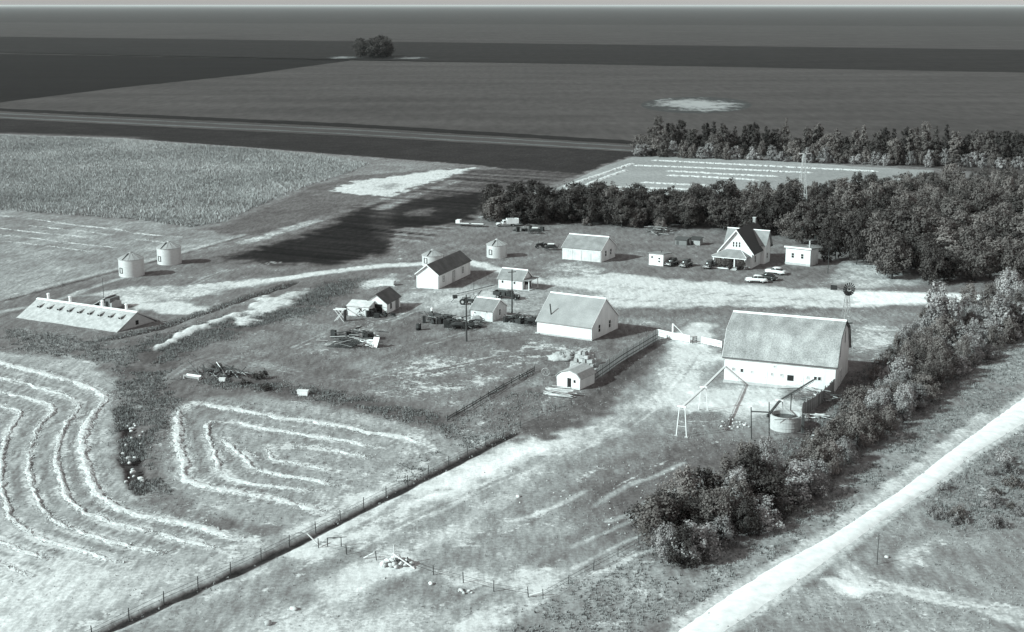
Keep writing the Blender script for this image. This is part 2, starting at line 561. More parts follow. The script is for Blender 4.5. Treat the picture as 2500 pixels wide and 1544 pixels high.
# verge between hedge and road
field([(1300, 1475), (1560, 1350), (1680, 1395), (1830, 1305), (2000, 1205), (2140, 1085), (2290, 965), (2540, 790), (2560, 960), (2411, 1030), (2190, 1210), (1890, 1390), (1650, 1550), (1200, 1580)], 142, 0.24, 0.5, soft=2)
field([(1560, 1360), (1690, 1260), (1850, 1140), (2000, 1010), (2100, 900), (2300, 760), (2540, 720), (2540, 790), (2290, 965), (2140, 1085), (2000, 1205), (1830, 1305), (1690, 1400)], 96, 0.1, 0.6, soft=2)
trail([(1660, 1520), (1800, 1440), (2020, 1300), (2200, 1170), (2400, 1015)], 1.6, 190, 0.55, 0.1, soft=0.7)
field([(1760, 1560), (2000, 1400), (2170, 1280), (2500, 1045), (2900, 800), (2900, 1700), (1760, 1700)], 138, 0.16, 0.25, soft=1.5)
field([(2200, 1190), (2520, 1030), (2560, 1260), (2330, 1310)], 128, 0.25, 0.55, soft=3)
field([(2160, 1290), (2300, 1330), (2260, 1400), (2150, 1430), (2130, 1390)], 128, 0.1, 0.2, soft=3)
trail([(2040, 1370), (2100, 1410), (2230, 1445), (2380, 1475), (2520, 1510)], 2.6, 165, 0.4, 0.05, soft=0.8)
trail([(2060, 1400), (2130, 1440), (2250, 1460), (2380, 1490), (2520, 1532)], 0.8, 190, 0.6, 0.0, soft=0.4)
field([(2000, 1412), (2042, 1408), (2125, 1440), (2105, 1462), (2050, 1455)], 232, 0.95, 0.0, soft=0.6, wob=1)
field([(2230, 1330), (2300, 1290), (2330, 1300), (2200, 1390)], 180, 0.55, 0.1, soft=2)

WR = []


def smooth_path(P, k=12):
    """Catmull-Rom through the surveyed points"""
    Q = []
    n = len(P)
    for i in range(n - 1):
        p0, p1, p2, p3 = P[max(i - 1, 0)], P[i], P[i + 1], P[min(i + 2, n - 1)]
        for t in np.linspace(0, 1, k, endpoint=False):
            Q.append(0.5 * ((2 * p1) + (p2 - p0) * t + (2 * p0 - 5 * p1 + 4 * p2 - p3) * t * t + (3 * p1 - p0 - 3 * p2 + p3) * t ** 3))
    Q.append(P[-1])
    return np.array(Q)


def wr(pts, label, group, w=1.5, h=0.4, gap=0.3, seed=0):
    WR.append((pts, label, group, w, h, gap, seed))


def z7(pts):
    return [(x / 2.179, y / 2.179 + 850) for x, y in pts]


def z8(pts):
    return [(x / 2.88 + 650, y / 2.88 + 1024) for x, y in pts]


def z4(pts):
    return [(x / 2.88, y / 2.88 + 480) for x, y in pts]


def z3(pts):
    return [(x / 2.88 + 1650, y / 2.88) for x, y in pts]


GL = 'hay windrows in the lower left field'
wr(z7([(-500, -40), (0, 80), (120, 108), (260, 145), (400, 185), (500, 222), (552, 262), (530, 315), (480, 380), (450, 440), (440, 520), (455, 610), (482, 700), (530, 780), (620, 850), (740, 890), (900, 920), (1050, 950), (1180, 990), (1330, 1015)]),
        'outermost pale hay windrow bending around the weedy ditch, lower left field', GL, 2.2, 0.5, gap=0.22, seed=1)
wr(z7([(-400, 60), (0, 160), (100, 180), (190, 210), (280, 235), (370, 262), (418, 290), (412, 325), (375, 375), (330, 445), (302, 550), (310, 650), (335, 750), (372, 812), (440, 870), (520, 905), (590, 935), (760, 970), (960, 1020), (1080, 1050), (1190, 1070)]), 'second windrow from the ditch, bending round and running toward the fence', GL, 1.4, 0.4, gap=0.30, seed=3)
wr(z7([(-300, 150), (0, 235), (110, 260), (200, 282), (262, 306), (280, 335), (250, 378), (208, 420), (176, 490), (158, 555), (150, 620), (170, 730), (210, 830), (260, 890), (330, 940), (420, 980), (560, 1020), (700, 1060), (830, 1085), (900, 1100)]), 'third windrow from the ditch, bending round to a pointed lower end', GL, 1.3, 0.4, gap=0.30, seed=5)
wr(z7([(-200, 270), (0, 310), (60, 325), (112, 352), (60, 430), (20, 530), (5, 640), (10, 740), (30, 830), (60, 900), (130, 960), (240, 1020), (360, 1060), (500, 1100), (640, 1140), (690, 1150)]), 'fourth windrow from the ditch, hugging the left edge then running down right', GL, 1.3, 0.4, gap=0.28, seed=6)
wr(z7([(-300, 930), (0, 1035), (90, 1070), (180, 1100), (280, 1135)]), 'faint short windrow near the bottom left corner, upper of two', GL, 1.0, 0.25, gap=0.36, seed=7)
wr(z7([(-300, 1060), (0, 1150), (100, 1190), (200, 1225)]), 'faint short windrow nearest the bottom left corner', GL, 0.9, 0.22, gap=0.38, seed=8)
GR = 'hay windrows in the rounded field beside the ditch'
wr(z7([(1050, 290), (1200, 320), (1350, 345), (1500, 375), (1650, 390), (1850, 425), (1930, 445), (2060, 462), (2180, 490), (2300, 525)]), 'uppermost windrow of the rounded field along the weedy margin', GR, 1.9, 0.45, gap=0.27, seed=11)
wr(z7([(1030, 298), (972, 322), (943, 362), (950, 410), (950, 460), (957, 540), (985, 610), (980, 680), (1040, 720), (1150, 750), (1300, 775), (1450, 795), (1550, 825), (1650, 850), (1750, 882)]), 'broad outer windrow around the left and lower side of the rounded field', GR, 2.2, 0.5, gap=0.24, seed=12)
wr(z7([(1220, 385), (1350, 420), (1480, 440), (1650, 470), (1850, 500), (1950, 520), (2040, 535)]), 'second windrow from the top in the rounded field', GR, 1.3, 0.38, gap=0.30, seed=13)
wr(z7([(1165, 400), (1118, 392), (1098, 418), (1108, 455), (1120, 500), (1150, 600), (1172, 660), (1280, 710), (1450, 740), (1600, 755), (1690, 770)]), 'second windrow from the outside on the lower side of the rounded field', GR, 1.3, 0.4, gap=0.28, seed=14)
wr(z7([(1180, 478), (1200, 500), (1228, 525), (1262, 560), (1330, 620), (1372, 650), (1500, 680), (1650, 705), (1800, 732), (1840, 738)]), 'third windrow from the outside on the lower side of the rounded field', GR, 1.4, 0.4, gap=0.28, seed=15)
wr(z7([(1430, 520), (1452, 590), (1560, 612), (1700, 640), (1780, 655)]), 'innermost hooked windrow of the rounded field', GR, 1.1, 0.35, gap=0.3, seed=16)
wr(z7([(1520, 530), (1640, 525), (1760, 545), (1850, 560), (1990, 590)]), 'inner straight windrow below the second one in the rounded field', GR, 1.5, 0.35, gap=0.32, seed=17)
wr(z7([(1240, 540), (1300, 560), (1340, 600)]), 'short scattered heap of hay at the inner bend of the rounded field', GR, 2.2, 0.3, gap=0.35, seed=18)
GFL = 'hay windrows in the field behind the grain bins'
for i, (pts, lb) in enumerate((
        ([(-400, 85), (0, 135), (300, 170), (550, 205), (800, 230), (1000, 265), (1300, 290)], 'longest windrow in the left field, farthest from the grain bins'),
        ([(190, 205), (380, 225), (550, 240), (700, 260), (800, 275)], 'short broken windrow just below the farthest one in the left field'),
        ([(-300, 190), (0, 225), (300, 260), (500, 275), (640, 295)], 'third windrow down in the left field behind the bins'),
        ([(-300, 240), (0, 270), (200, 290), (420, 320), (700, 350), (840, 365)], 'fourth windrow down in the left field, pointing at the left bin'),
        ([(960, 300), (1090, 315), (1200, 330)], 'short windrow directly behind the right one of the paired bins'),
        ([(30, 315), (300, 345), (560, 378), (640, 385)], 'nearest faint windrow in the left field behind the bins'))):
    wr(z4(pts), lb, GFL, 0.85, 0.26, gap=0.46, seed=30 + i)
GU = 'hay windrows in the hayfield between the tree belts'
for i, (pts, lb) in enumerate((
        ([(-200, 1130), (0, 1140), (500, 1165), (900, 1185), (1460, 1212)], 'farthest windrow in the hayfield between the tree belts'),
        ([(-330, 1168), (0, 1178), (500, 1200), (1000, 1222)], 'second farthest windrow between the tree belts'),
        ([(-100, 1205), (0, 1210), (400, 1232), (750, 1248)], 'third farthest windrow between the tree belts'),
        ([(-100, 1236), (0, 1240), (350, 1258), (620, 1275)], 'fourth farthest windrow between the tree belts'),
        ([(-280, 1285), (0, 1300), (270, 1310)], 'third nearest windrow between the tree belts'),
        ([(-500, 1318), (-200, 1328), (0, 1333), (200, 1343)], 'second nearest windrow between the tree belts'),
        ([(-850, 1335), (-500, 1342), (-200, 1350), (0, 1358), (60, 1362)], 'nearest windrow between the tree belts, above the hedge'),
        ([(-800, 1322), (-540, 1236), (-290, 1150)], 'slanting windrow along the left end of the hayfield between the tree belts'),
        ([(-640, 1308), (-480, 1250), (-330, 1196)], 'second slanting windrow near the left end of the hayfield'))):
    wr(z3(pts), lb, GU, 4.0, 0.9, gap=-.4, seed=40 + i)

# raked straw, stubble and mower tracks beside the windrows
for w_pts, w_l, w_g, w_w, w_h, w_gap, w_s in WR:
    if w_g == 'hay windrows in the hayfield between the tree belts':
        continue
    Q_ = smooth_path(GP(w_pts), 5)
    T_ = np.gradient(Q_, axis=0)
    T_ /= np.linalg.norm(T_, axis=1)[:, None] + 1e-9
    N_ = np.stack([-T_[:, 1], T_[:, 0]], 1)
    far = w_g.endswith('bins')
    i_, d_ = line_dist(Q_)
    put(i_, (1 - sstep(.3, 1.5 * w_w, d_ + n_edge[i_] * 1.2)) * .85, None, .62)
    if not far:
        for o_ in (-2.1, -1.5, 1.6, 2.3):
            i_, d_ = line_dist(Q_ + N_ * o_)
            put(i_, (1 - sstep(.08, .32, d_)) * .55 * (n_mid[i_] > .4), 105, .05)

def wheels(pts, t=165, p=.42, gap=1.5, w=.45, k=.8):
    Q = smooth_path(GP(pts), 8)
    T = np.gradient(Q, axis=0)
    T /= np.linalg.norm(T, axis=1)[:, None] + 1e-9
    N = np.stack([-T[:, 1], T[:, 0]], 1)
    for o in (-gap / 2, gap / 2):
        i, d = line_dist(Q + N * o)
        put(i, (1 - sstep(w * .4, w, d + n_edge[i] * .3)) * k * (.5 + .5 * (n_mid[i] > .42)), t, p)


wheels([(1400, 715), (1300, 700), (1180, 705), (1060, 735), (960, 780), (840, 800), (720, 850)], 160, .4)
wheels([(1500, 730), (1400, 745), (1330, 760), (1260, 775), (1180, 800), (1050, 840)], 165, .4)
wheels([(2100, 740), (1900, 728), (1700, 715), (1500, 700), (1380, 690)], 150, .3, 1.6, .5)
wheels([(2100, 730), (1850, 712), (1700, 700), (1560, 690)], 228, .8, 1.6, .5)
wheels([(1900, 735), (1700, 738), (1560, 735), (1420, 725)], 150, .3, 1.6, .5)
wheels([(1060, 640), (930, 648), (800, 663), (700, 678), (560, 697)], 228, .85, 1.5, .45)
wheels([(1540, 770), (1480, 850), (1380, 860), (1250, 870), (1100, 900), (950, 930)], 100, .05, 1.5, .4)
wheels([(960, 560), (1080, 600), (1180, 640)], 96, .05)
wheels([(980, 900), (850, 930), (700, 905), (560, 870), (480, 880), (400, 930)], 150, .35, 1.5, .4)
wheels([(2520, 1500), (2330, 1460), (2180, 1435), (2090, 1400), (2040, 1350)], 190, .55, 1.5, .4)
wheels([(1700, 860), (1660, 920), (1600, 990), (1500, 1060), (1380, 1110), (1200, 1180), (1000, 1270), (860, 1340)], 175, .45, 1.4, .4)
wheels([(300, 720), (420, 705), (560, 690)], 220, .8, 1.5, .4)
wheels([(680, 640), (560, 660), (480, 690), (440, 720)], 150, .35, 1.5, .4)
for k_ in range(26):                      # cow paths and worn lines over the pasture
    rk = random.Random(900 + k_)
    u0, v0 = rk.uniform(700, 1500), rk.uniform(1150, 1520)
    ln_ = rk.uniform(90, 260)
    pts_ = [(u0 + t_ * ln_, v0 - t_ * ln_ * rk.uniform(.42, .56) + rk.uniform(-6, 6)) for t_ in (0, .35, .7, 1)]
    i_, d_ = line_dist(smooth_path(GP(pts_), 6))
    put(i_, (1 - sstep(.15, rk.uniform(.4, 1.1), d_ + n_edge[i_] * .8)) * rk.uniform(.35, .7), rk.choice((118, 190, 200)), rk.choice((.1, .5, .55)))
for k_ in range(30):                      # darker and lighter growth patches in the yard
    rk = random.Random(700 + k_)
    u0, v0 = rk.uniform(620, 1700), rk.uniform(770, 960)
    w_ = rk.uniform(12, 50)
    field([(u0 - w_, v0 + w_ * .2), (u0, v0 - w_ * .3), (u0 + w_, v0 - w_ * .35), (u0 + w_ * .3, v0 + w_ * .25)], rk.choice((95, 100, 150, 160)), rk.choice((.02, .08, .4, .46)), soft=2.5, wob=4, k=rk.uniform(.4, .8))


# the dark fence ditch runs through all of it
trail([(130, 1610), (250, 1544), (408, 1471), (613, 1379), (756, 1310), (919, 1226), (1103, 1134), (1256, 1057)], 1.7, 46, -.5, 0.15, soft=0.5, wob=0.4, h=-0.35)
# uneven growth
tone *= (0.66 + 0.68 * n_mid) * (0.74 + 0.52 * n_big) * (0.76 + 0.48 * n_str)
pale += (0.62 * (n_mid - .5) + .30 * (n_fine - .5) + .25 * (n_big - .5)) * sstep(-.05, .12, pale) * (1 - sstep(.7, .95, pale))
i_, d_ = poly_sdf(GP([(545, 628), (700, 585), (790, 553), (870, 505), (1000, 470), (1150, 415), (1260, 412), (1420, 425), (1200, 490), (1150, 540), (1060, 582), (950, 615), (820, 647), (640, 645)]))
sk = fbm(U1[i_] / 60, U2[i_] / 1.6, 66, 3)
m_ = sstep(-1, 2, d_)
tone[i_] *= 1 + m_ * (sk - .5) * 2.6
hgt += weed * (n_fine - 0.4) * 0.28
hgt *= 1 - sstep(430, 560, YY)
hgt -= 0.06 * sstep(430, 560, YY)
i_, d_ = poly_sdf(np.concatenate([GP(RL), GP(RR)[::-1]]))
m_ = sstep(-1.6, -.4, d_)
hgt[i_] = hgt[i_] * (1 - m_) - .08 * m_
weed[i_] *= 1 - m_
tone[i_] = tone[i_] * (1 - m_ * .8) + lin(190) * m_ * .8

mg = bpy.data.meshes.new('ground')
q = np.arange(NV).reshape(NR, NC)
faces = np.stack([q[:-1, :-1], q[:-1, 1:], q[1:, 1:], q[1:, :-1]], -1).reshape(-1, 4)
mg.vertices.add(NV)
mg.vertices.foreach_set('co', np.stack([XX, YY, hgt], 1).ravel())
mg.loops.add(faces.size)
mg.loops.foreach_set('vertex_index', faces.ravel())
mg.polygons.add(len(faces))
mg.polygons.foreach_set('loop_start', np.arange(0, faces.size, 4))
mg.polygons.foreach_set('use_smooth', np.ones(len(faces), bool))
mg.update()
for nm, arr in (('tone', tone), ('pale', pale), ('weed', weed)):
    at = mg.attributes.new(nm, 'FLOAT', 'POINT')
    at.data.foreach_set('value', arr.astype(np.float32))


def ground_material():
    m = bpy.data.materials.new('farm_ground')
    m.use_nodes = True
    nt = m.node_tree
    L = nt.links.new
    b = nt.nodes['Principled BSDF']
    b.inputs['Roughness'].default_value = 0.95
    b.inputs['Specular IOR Level'].default_value = 0.1
    geo = nnode(nt, 'ShaderNodeNewGeometry')
    at = {k: nnode(nt, 'ShaderNodeAttribute', attribute_name=k) for k in ('tone', 'pale', 'weed')}

    def noise(scale, det, rough=0.6, stretch=None, rot=0.0):
        src = geo.outputs['Position']
        if stretch:
            mp = nnode(nt, 'ShaderNodeMapping')
            mp.inputs['Scale'].default_value = stretch
            mp.inputs['Rotation'].default_value = (0, 0, rot)
            L(src, mp.inputs['Vector'])
            src = mp.outputs[0]
        n = nnode(nt, 'ShaderNodeTexNoise')
        n.inputs['Scale'].default_value = scale
        n.inputs['Detail'].default_value = det
        n.inputs['Roughness'].default_value = rough
        L(src, n.inputs['Vector'])
        return n.outputs['Fac']

    def math_(op, a, b_, c=None):
        n = nnode(nt, 'ShaderNodeMath', operation=op)
        for i, x in enumerate((a, b_, c)):
            if x is None:
                continue
            if isinstance(x, (int, float)):
                n.inputs[i].default_value = x
            else:
                L(x, n.inputs[i])
        return n.outputs[0]

    def rng(x, a0, a1, b0, b1):
        n = nnode(nt, 'ShaderNodeMapRange')
        n.interpolation_type = 'SMOOTHSTEP'
        for i, k in enumerate((a0, a1, b0, b1)):
            n.inputs[i + 1].default_value = k
        L(x, n.inputs[0])
        return n.outputs[0]

    nf = noise(1.6, 7, 0.7)
    ns = noise(0.9, 6, 0.7, (1.0, 0.22, 1), -E2 + math.pi / 2)
    nc = noise(0.45, 5, 0.6)
    # tone broken up by tussocks and streaks
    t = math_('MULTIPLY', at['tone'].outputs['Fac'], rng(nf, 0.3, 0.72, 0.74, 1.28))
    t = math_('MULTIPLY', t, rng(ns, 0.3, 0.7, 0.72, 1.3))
    # straw, dust and bare soil showing through
    comb = math_('MULTIPLY_ADD', math_('SUBTRACT', nf, 0.5), 1.5, at['pale'].outputs['Fac'])
    comb = math_('MULTIPLY_ADD', math_('SUBTRACT', nc, 0.5), 1.5, comb)
    pm = rng(comb, 0.42, 0.76, 0.0, 1.0)
    pt = math_('MULTIPLY', rng(ns, 0.25, 0.75, 0.5, 0.72), rng(nf, 0.3, 0.7, 0.85, 1.12))
    pt = math_('MULTIPLY', pt, rng(at['pale'].outputs['Fac'], 0.8, 1.0, 1.0, 1.35))
    mx = nnode(nt, 'ShaderNodeMix', data_type='FLOAT')
    L(pm, mx.inputs[0])
    L(t, mx.inputs[2])
    L(pt, mx.inputs[3])
    cc = nnode(nt, 'ShaderNodeCombineColor')
    wf = rng(mx.outputs[0], 0.03, 0.30, 1.13, 1.0)
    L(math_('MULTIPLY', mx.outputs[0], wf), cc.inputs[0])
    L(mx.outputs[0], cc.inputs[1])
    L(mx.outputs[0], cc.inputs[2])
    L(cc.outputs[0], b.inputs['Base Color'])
    bp = nnode(nt, 'ShaderNodeBump')
    bp.inputs['Strength'].default_value = 0.7
    bp.inputs['Distance'].default_value = 0.11
    L(nf, bp.inputs['Height'])
    L(bp.outputs[0], b.inputs['Normal'])
    return m


GROUNDM = ground_material()
mg.materials.append(GROUNDM)
ground = bpy.data.objects.new('ground', mg)
COL.objects.link(ground)
structure(ground)


# ---------------------------------------------------------------- far fields, horizon
def sheet(name, pts, m, z=0.02, px=True, cuts=1):
    if px and len(pts) < 40:
        rw = random.Random(len(pts) * 7 + int(pts[0][1]))
        q_ = []
        for (u0, v0), (u1, v1) in zip(pts, pts[1:] + pts[:1]):
            n_ = max(1, int(abs(u1 - u0) / 22))
            for i_ in range(n_):
                t_ = i_ / n_
                j_ = (v0 + (v1 - v0) * t_ - HZ) * .0022
                q_.append((u0 + (u1 - u0) * t_, v0 + (v1 - v0) * t_ + (rw.uniform(-j_, j_) if i_ else 0)))
        pts = q_
    P = GP(pts) if px else np.array(pts)
    b = MB()
    b.add([(x, y, z) for x, y in P], [tuple(range(len(P)))])
    o = b.build(name, m)
    return structure(o)


def fieldmat(name, s, var=0.2, sc=0.05, stretch=(1, 0.25, 1)):
    var, sc = min(.42, var * 1.5), sc * 3
    m = mat(name, lin(s) * .62, 0.95, var, sc, stretch=stretch, spec=0.1, tint=(1.12, 1, .98) if s < 100 else (1, 1, 1), blotch=.24, bscale=.02, bstretch=(.3, 1, 1))
    m.node_tree.nodes['Noise Texture'].inputs['Detail'].default_value = 9
    return m


R = 150000.0
sheet('prairie', [(-R, -2000), (R, -2000), (R, R), (-R, R)], fieldmat('prairie_field', 88, 0.3, 0.002, (0.3, 1, 1)), z=-0.7, px=False)
W0, W1 = -1400, 3900
sheet('far_fallow_field', [(W0, 48), (0, 55), (2500, 65), (W1, 70), (W1, 20), (2500, 19.5), (0, 19.5), (W0, 20)], fieldmat('far_fallow', 74, 0.2, 0.01), 0.02)
sheet('far_stubble_field', [(W0, 76), (0, 90), (850, 101), (2500, 122), (W1, 136), (W1, 70), (2500, 65), (0, 55), (W0, 48)], fieldmat('far_stubble', 86, 0.16, 0.02), 0.024)
sheet('fallow_field', [(W0, 120), (0, 129), (850, 146), (1400, 157), (2500, 178), (W1, 200), (W1, 136), (2500, 122), (850, 101), (0, 90), (W0, 76)], fieldmat('fallow', 48, 0.3, 0.03), 0.028)
sheet('ploughed_field', [(W0, 205), (-500, 243.5), (-128, 260.5), (0, 251), (300, 214), (620, 181), (800, 156), (860, 150), (850, 147), (0, 132), (W0, 123)], fieldmat('ploughed', 34, 0.22, 0.05), 0.032)
sheet('pasture_field', [(-128, 260.5), (0, 251), (300, 214), (620, 181), (800, 156), (860, 148), (1400, 157), (2500, 178), (W1, 200), (W1, 520), (2600, 440), (1560, 346), (850, 303), (0, 266)], fieldmat('pasture', 92, 0.2, 0.06), 0.036)
sheet('headland_strip', [(-500, 243.5), (0, 265), (850, 302), (1560, 345), (1560, 354), (850, 311), (0, 272), (-500, 249)], fieldmat('headland', 44, 0.25, 0.1), 0.042)
sheet('dirt_road', [(-500, 249), (0, 272), (850, 311), (1560, 354), (1548, 372), (850, 333), (0, 291), (-500, 266)], fieldmat('dirt_road', 92, 0.22, 0.25, (0.25, 1, 1)), 0.046)
for a, bb, c, d in (((0, 276.5), (850, 316), (1555, 357.5), 2.6), ((0, 285), (850, 326), (1550, 367), 2.8)):
    sheet('wheel_track', [(a[0] - 500, a[1] - 24), a, bb, c, (c[0], c[1] + d), (bb[0], bb[1] + d), (a[0], a[1] + d), (a[0] - 500, a[1] - 24 + d)], fieldmat('wheel_track', 124, 0.2, 0.3), 0.052)
# bare salt patches: a ragged crust thinning out into the grass


def crust_material(name, lo, hi):
    m = bpy.data.materials.new(name)
    m.use_nodes = True
    nt = m.node_tree
    L = nt.links.new
    b_ = nt.nodes['Principled BSDF']
    b_.inputs['Roughness'].default_value = .95
    b_.inputs['Specular IOR Level'].default_value = .1
    tc = nnode(nt, 'ShaderNodeTexCoord')
    mp = nnode(nt, 'ShaderNodeMapping')
    mp.inputs['Location'].default_value = (-1, -1, 0)
    mp.inputs['Scale'].default_value = (2, 2, 0)
    L(tc.outputs['Generated'], mp.inputs['Vector'])
    ln = nnode(nt, 'ShaderNodeVectorMath', operation='LENGTH')
    L(mp.outputs[0], ln.inputs[0])
    n = nnode(nt, 'ShaderNodeTexNoise')
    n.inputs['Scale'].default_value = .11
    n.inputs['Detail'].default_value = 8
    n.inputs['Roughness'].default_value = .65
    mo = nnode(nt, 'ShaderNodeMapping')
    mo.inputs['Scale'].default_value = (1, .45, 1)
    L(tc.outputs['Object'], mo.inputs['Vector'])
    L(mo.outputs[0], n.inputs['Vector'])
    ad = nnode(nt, 'ShaderNodeMath', operation='MULTIPLY_ADD')
    L(n.outputs['Fac'], ad.inputs[0])
    ad.inputs[1].default_value = -2.2
    L(ln.outputs['Value'], ad.inputs[2])
    mr = nnode(nt, 'ShaderNodeMapRange')
    mr.interpolation_type = 'SMOOTHSTEP'
    for i, v in enumerate((-.85, -.22, hi, lo)):
        mr.inputs[i + 1].default_value = v
    L(ad.outputs[0], mr.inputs[0])
    cc = nnode(nt, 'ShaderNodeCombineColor')
    for i in range(3):
        L(mr.outputs[0], cc.inputs[i])
    L(cc.outputs[0], b_.inputs['Base Color'])
    return m


def oval(cu, cv, ru, rv):
    return [(cu + math.cos(2 * math.pi * i / 48) * ru, cv - math.sin(2 * math.pi * i / 48) * rv) for i in range(48)]


CRUST = crust_material('salt_crust', lin(80) * .66, lin(185) * .7)
CRUST2 = crust_material('salt_crust_dark', lin(56) * .66, lin(150) * .7)
sheet('salt_patch', oval(1700, 257, 135, 20), CRUST, 0.05)
sheet('salt_patch', oval(1000, 142, 50, 3.4), CRUST2, 0.05)
sheet('salt_patch', oval(836, 141, 40, 3.6), CRUST2, 0.05)

# gravel road with a crowned surface


def resample(P, n):
    P = np.array(P, float)
    s = np.r_[0, np.cumsum(np.hypot(*np.diff(P, axis=0).T))]
    t = np.linspace(0, s[-1], n)
    return np.stack([np.interp(t, s, P[:, 0]), np.interp(t, s, P[:, 1])], 1)


A, B = resample(GP(RL), 260), resample(GP(RR), 260)
b = MB()
rg = random.Random(5)
rows = []
for i in range(260):
    j0, j1 = rg.uniform(-0.02, 0.03), rg.uniform(-0.02, 0.03)
    row = []
    for k in range(9):
        t = -j0 + (1 + j0 + j1) * k / 8
        p = A[i] * (1 - t) + B[i] * t
        row.append((p[0], p[1], -0.11 + 0.34 * math.sin(math.pi * k / 8) ** .6))
    rows.append(row)
b.loft(rows, closed=False)
GRAVEL = mat('gravel', 0.82, 0.95, 0.12, 1.2, bump=0.03, blotch=.16, bscale=.5)
structure(b.build('gravel_road', GRAVEL, smooth=True))


# ---------------------------------------------------------------- hay windrows
def windrow(pts, label, group, w, h, gap, seed):
    Q = smooth_path(GP(pts))
    Ln = np.hypot(*np.diff(Q, axis=0).T).sum()
    st_ = 0.40
    Q = resample(Q, max(8, int(Ln / st_)))
    T = np.gradient(Q, axis=0)
    T /= np.linalg.norm(T, axis=1)[:, None] + 1e-9
    N = np.stack([-T[:, 1], T[:, 0]], 1)
    s = np.arange(len(Q)) * st_
    dens = fbm(s / 4.0, s * 0 + seed * 3.7, seed + 50, 4)
    k = np.clip((dens - gap + .03) / 0.2, -0.6, 1.0)
    ed = np.minimum(s, s[-1] - s)
    k = np.minimum(k, ed / 2.5 - .5)
    w = w * .85
    ww = w * (0.35 + 0.85 * vnoise(s / 1.1, s * 0 + 9.1, seed + 3)) * (0.45 + 0.55 * np.clip(k, 0, 1))
    off = (fbm(s / 2.2, s * 0 + 4.4, seed + 8, 3) - 0.5) * 1.1
    rgn = np.random.default_rng(seed)
    prof = np.array([-0.5, -0.36, -0.2, 0.0, 0.2, 0.36, 0.5])
    ht = np.array([-0.25, 0.4, 0.8, 1.0, 0.8, 0.4, -0.25])
    rows = []
    for i in range(len(Q)):
        jit = rgn.uniform(-0.09, 0.09, 7) * w
        hz = h * .62 * (ht * max(k[i], -0.6) + rgn.uniform(-0.2, 0.2, 7) - (0.5 if k[i] < 0 else 0))
        rows.append([(Q[i, 0] + N[i, 0] * (off[i] + prof[j] * ww[i] + jit[j]), Q[i, 1] + N[i, 1] * (off[i] + prof[j] * ww[i] + jit[j]), hz[j] + 0.03) for j in range(7)])
    b_ = MB().loft(rows, closed=False)
    # wisps of straw sticking out and lying beside the row
    nb = int(len(Q) * 9)
    ii = rgn.integers(0, len(Q), nb)
    for i in ii:
        if k[i] < -.3:
            continue
        d = off[i] + rgn.normal(0, .45) * w
        x, y = Q[i] + N[i] * d
        a = rgn.uniform(0, 6.28)
        l_, z_ = rgn.uniform(.15, .5), rgn.uniform(.05, .30) * (1.2 if abs(d - off[i]) < ww[i] * .5 else .5)
        b_.add([(x, y, z_ * .3), (x + math.cos(a) * l_, y + math.sin(a) * l_, z_), (x + math.cos(a + .9) * l_ * .6, y + math.sin(a + .9) * l_ * .6, 0.02)], [(0, 1, 2)])
    return tag(b_.build('windrow', STRAW), label, 'windrow', group)


for w_args in WR:
    windrow(*w_args)
HAYF = [(1356, 462), (1420, 432), (1480, 405), (1545, 384), (1640, 382), (1900, 395), (2100, 408), (2280, 418), (2280, 440), (2000, 470), (1700, 480), (1400, 475)]
sheet('hayfield', HAYF, fieldmat('hayfield_grass', 188, 0.16, 0.3, (1, 0.3, 1)), 0.14)


# ---------------------------------------------------------------- buildings
def window(root, side, a, z, w, h, dims, fm=None, pm=None, name='window', bars=True):
    """window on a wall of a building; a is the distance along that wall to its centre"""
    L, W = dims
    fm = fm or TRIM
    f, p = MB(), MB()
    t = 0.07

    def put_(mb, a0, a1, z0, z1, d0, d1):
        if side == 'front':
            mb.box(a0, a1, -d1, -d0, z0, z1)
        elif side == 'back':
            mb.box(a0, a1, W + d0, W + d1, z0, z1)
        elif side == 'right':
            mb.box(L + d0, L + d1, a0, a1, z0, z1)
        else:
            mb.box(-d1, -d0, a0, a1, z0, z1)
    put_(p, a - w / 2, a + w / 2, z, z + h, -0.02, 0.015)
    put_(f, a - w / 2 - t, a - w / 2, z - t, z + h + t, 0, 0.06)
    put_(f, a + w / 2, a + w / 2 + t, z - t, z + h + t, 0, 0.06)
    put_(f, a - w / 2, a + w / 2, z + h, z + h + t, 0, 0.06)
    put_(f, a - w / 2, a + w / 2, z - t, z, 0, 0.09)
    if bars and h > 0.9:
        put_(f, a - w / 2, a + w / 2, z + h * 0.48, z + h * 0.48 + 0.06, 0.015, 0.045)
    o = f.build(name, fm, root)
    p.build('pane', pm or GLASS, o)
    return o


def door(root, side, a, w, h, dims, m=None, z=0.0, fm=None):
    L, W = dims
    f, p, k = MB(), MB(), MB()

    def put_(mb, a0, a1, z0, z1, d0, d1):
        if side == 'front':
            mb.box(a0, a1, -d1, -d0, z0, z1)
        elif side == 'back':
            mb.box(a0, a1, W + d0, W + d1, z0, z1)
        elif side == 'right':
            mb.box(L + d0, L + d1, a0, a1, z0, z1)
        else:
            mb.box(-d1, -d0, a0, a1, z0, z1)
    put_(p, a - w / 2, a + w / 2, z, z + h, -0.02, 0.03)
    put_(f, a - w / 2 - 0.1, a - w / 2, z, z + h + 0.1, 0, 0.06)
    put_(f, a + w / 2, a + w / 2 + 0.1, z, z + h + 0.1, 0, 0.06)
    put_(f, a - w / 2, a + w / 2, z + h, z + h + 0.1, 0, 0.06)
    put_(k, a + w * 0.33, a + w * 0.33 + 0.06, z + h * 0.45, z + h * 0.45 + 0.14, 0.03, 0.08)
    o = p.build('door', m or WHITE2, root)
    f.build('frame', fm or TRIM, o)
    k.build('handle', IRON, o)
    return o


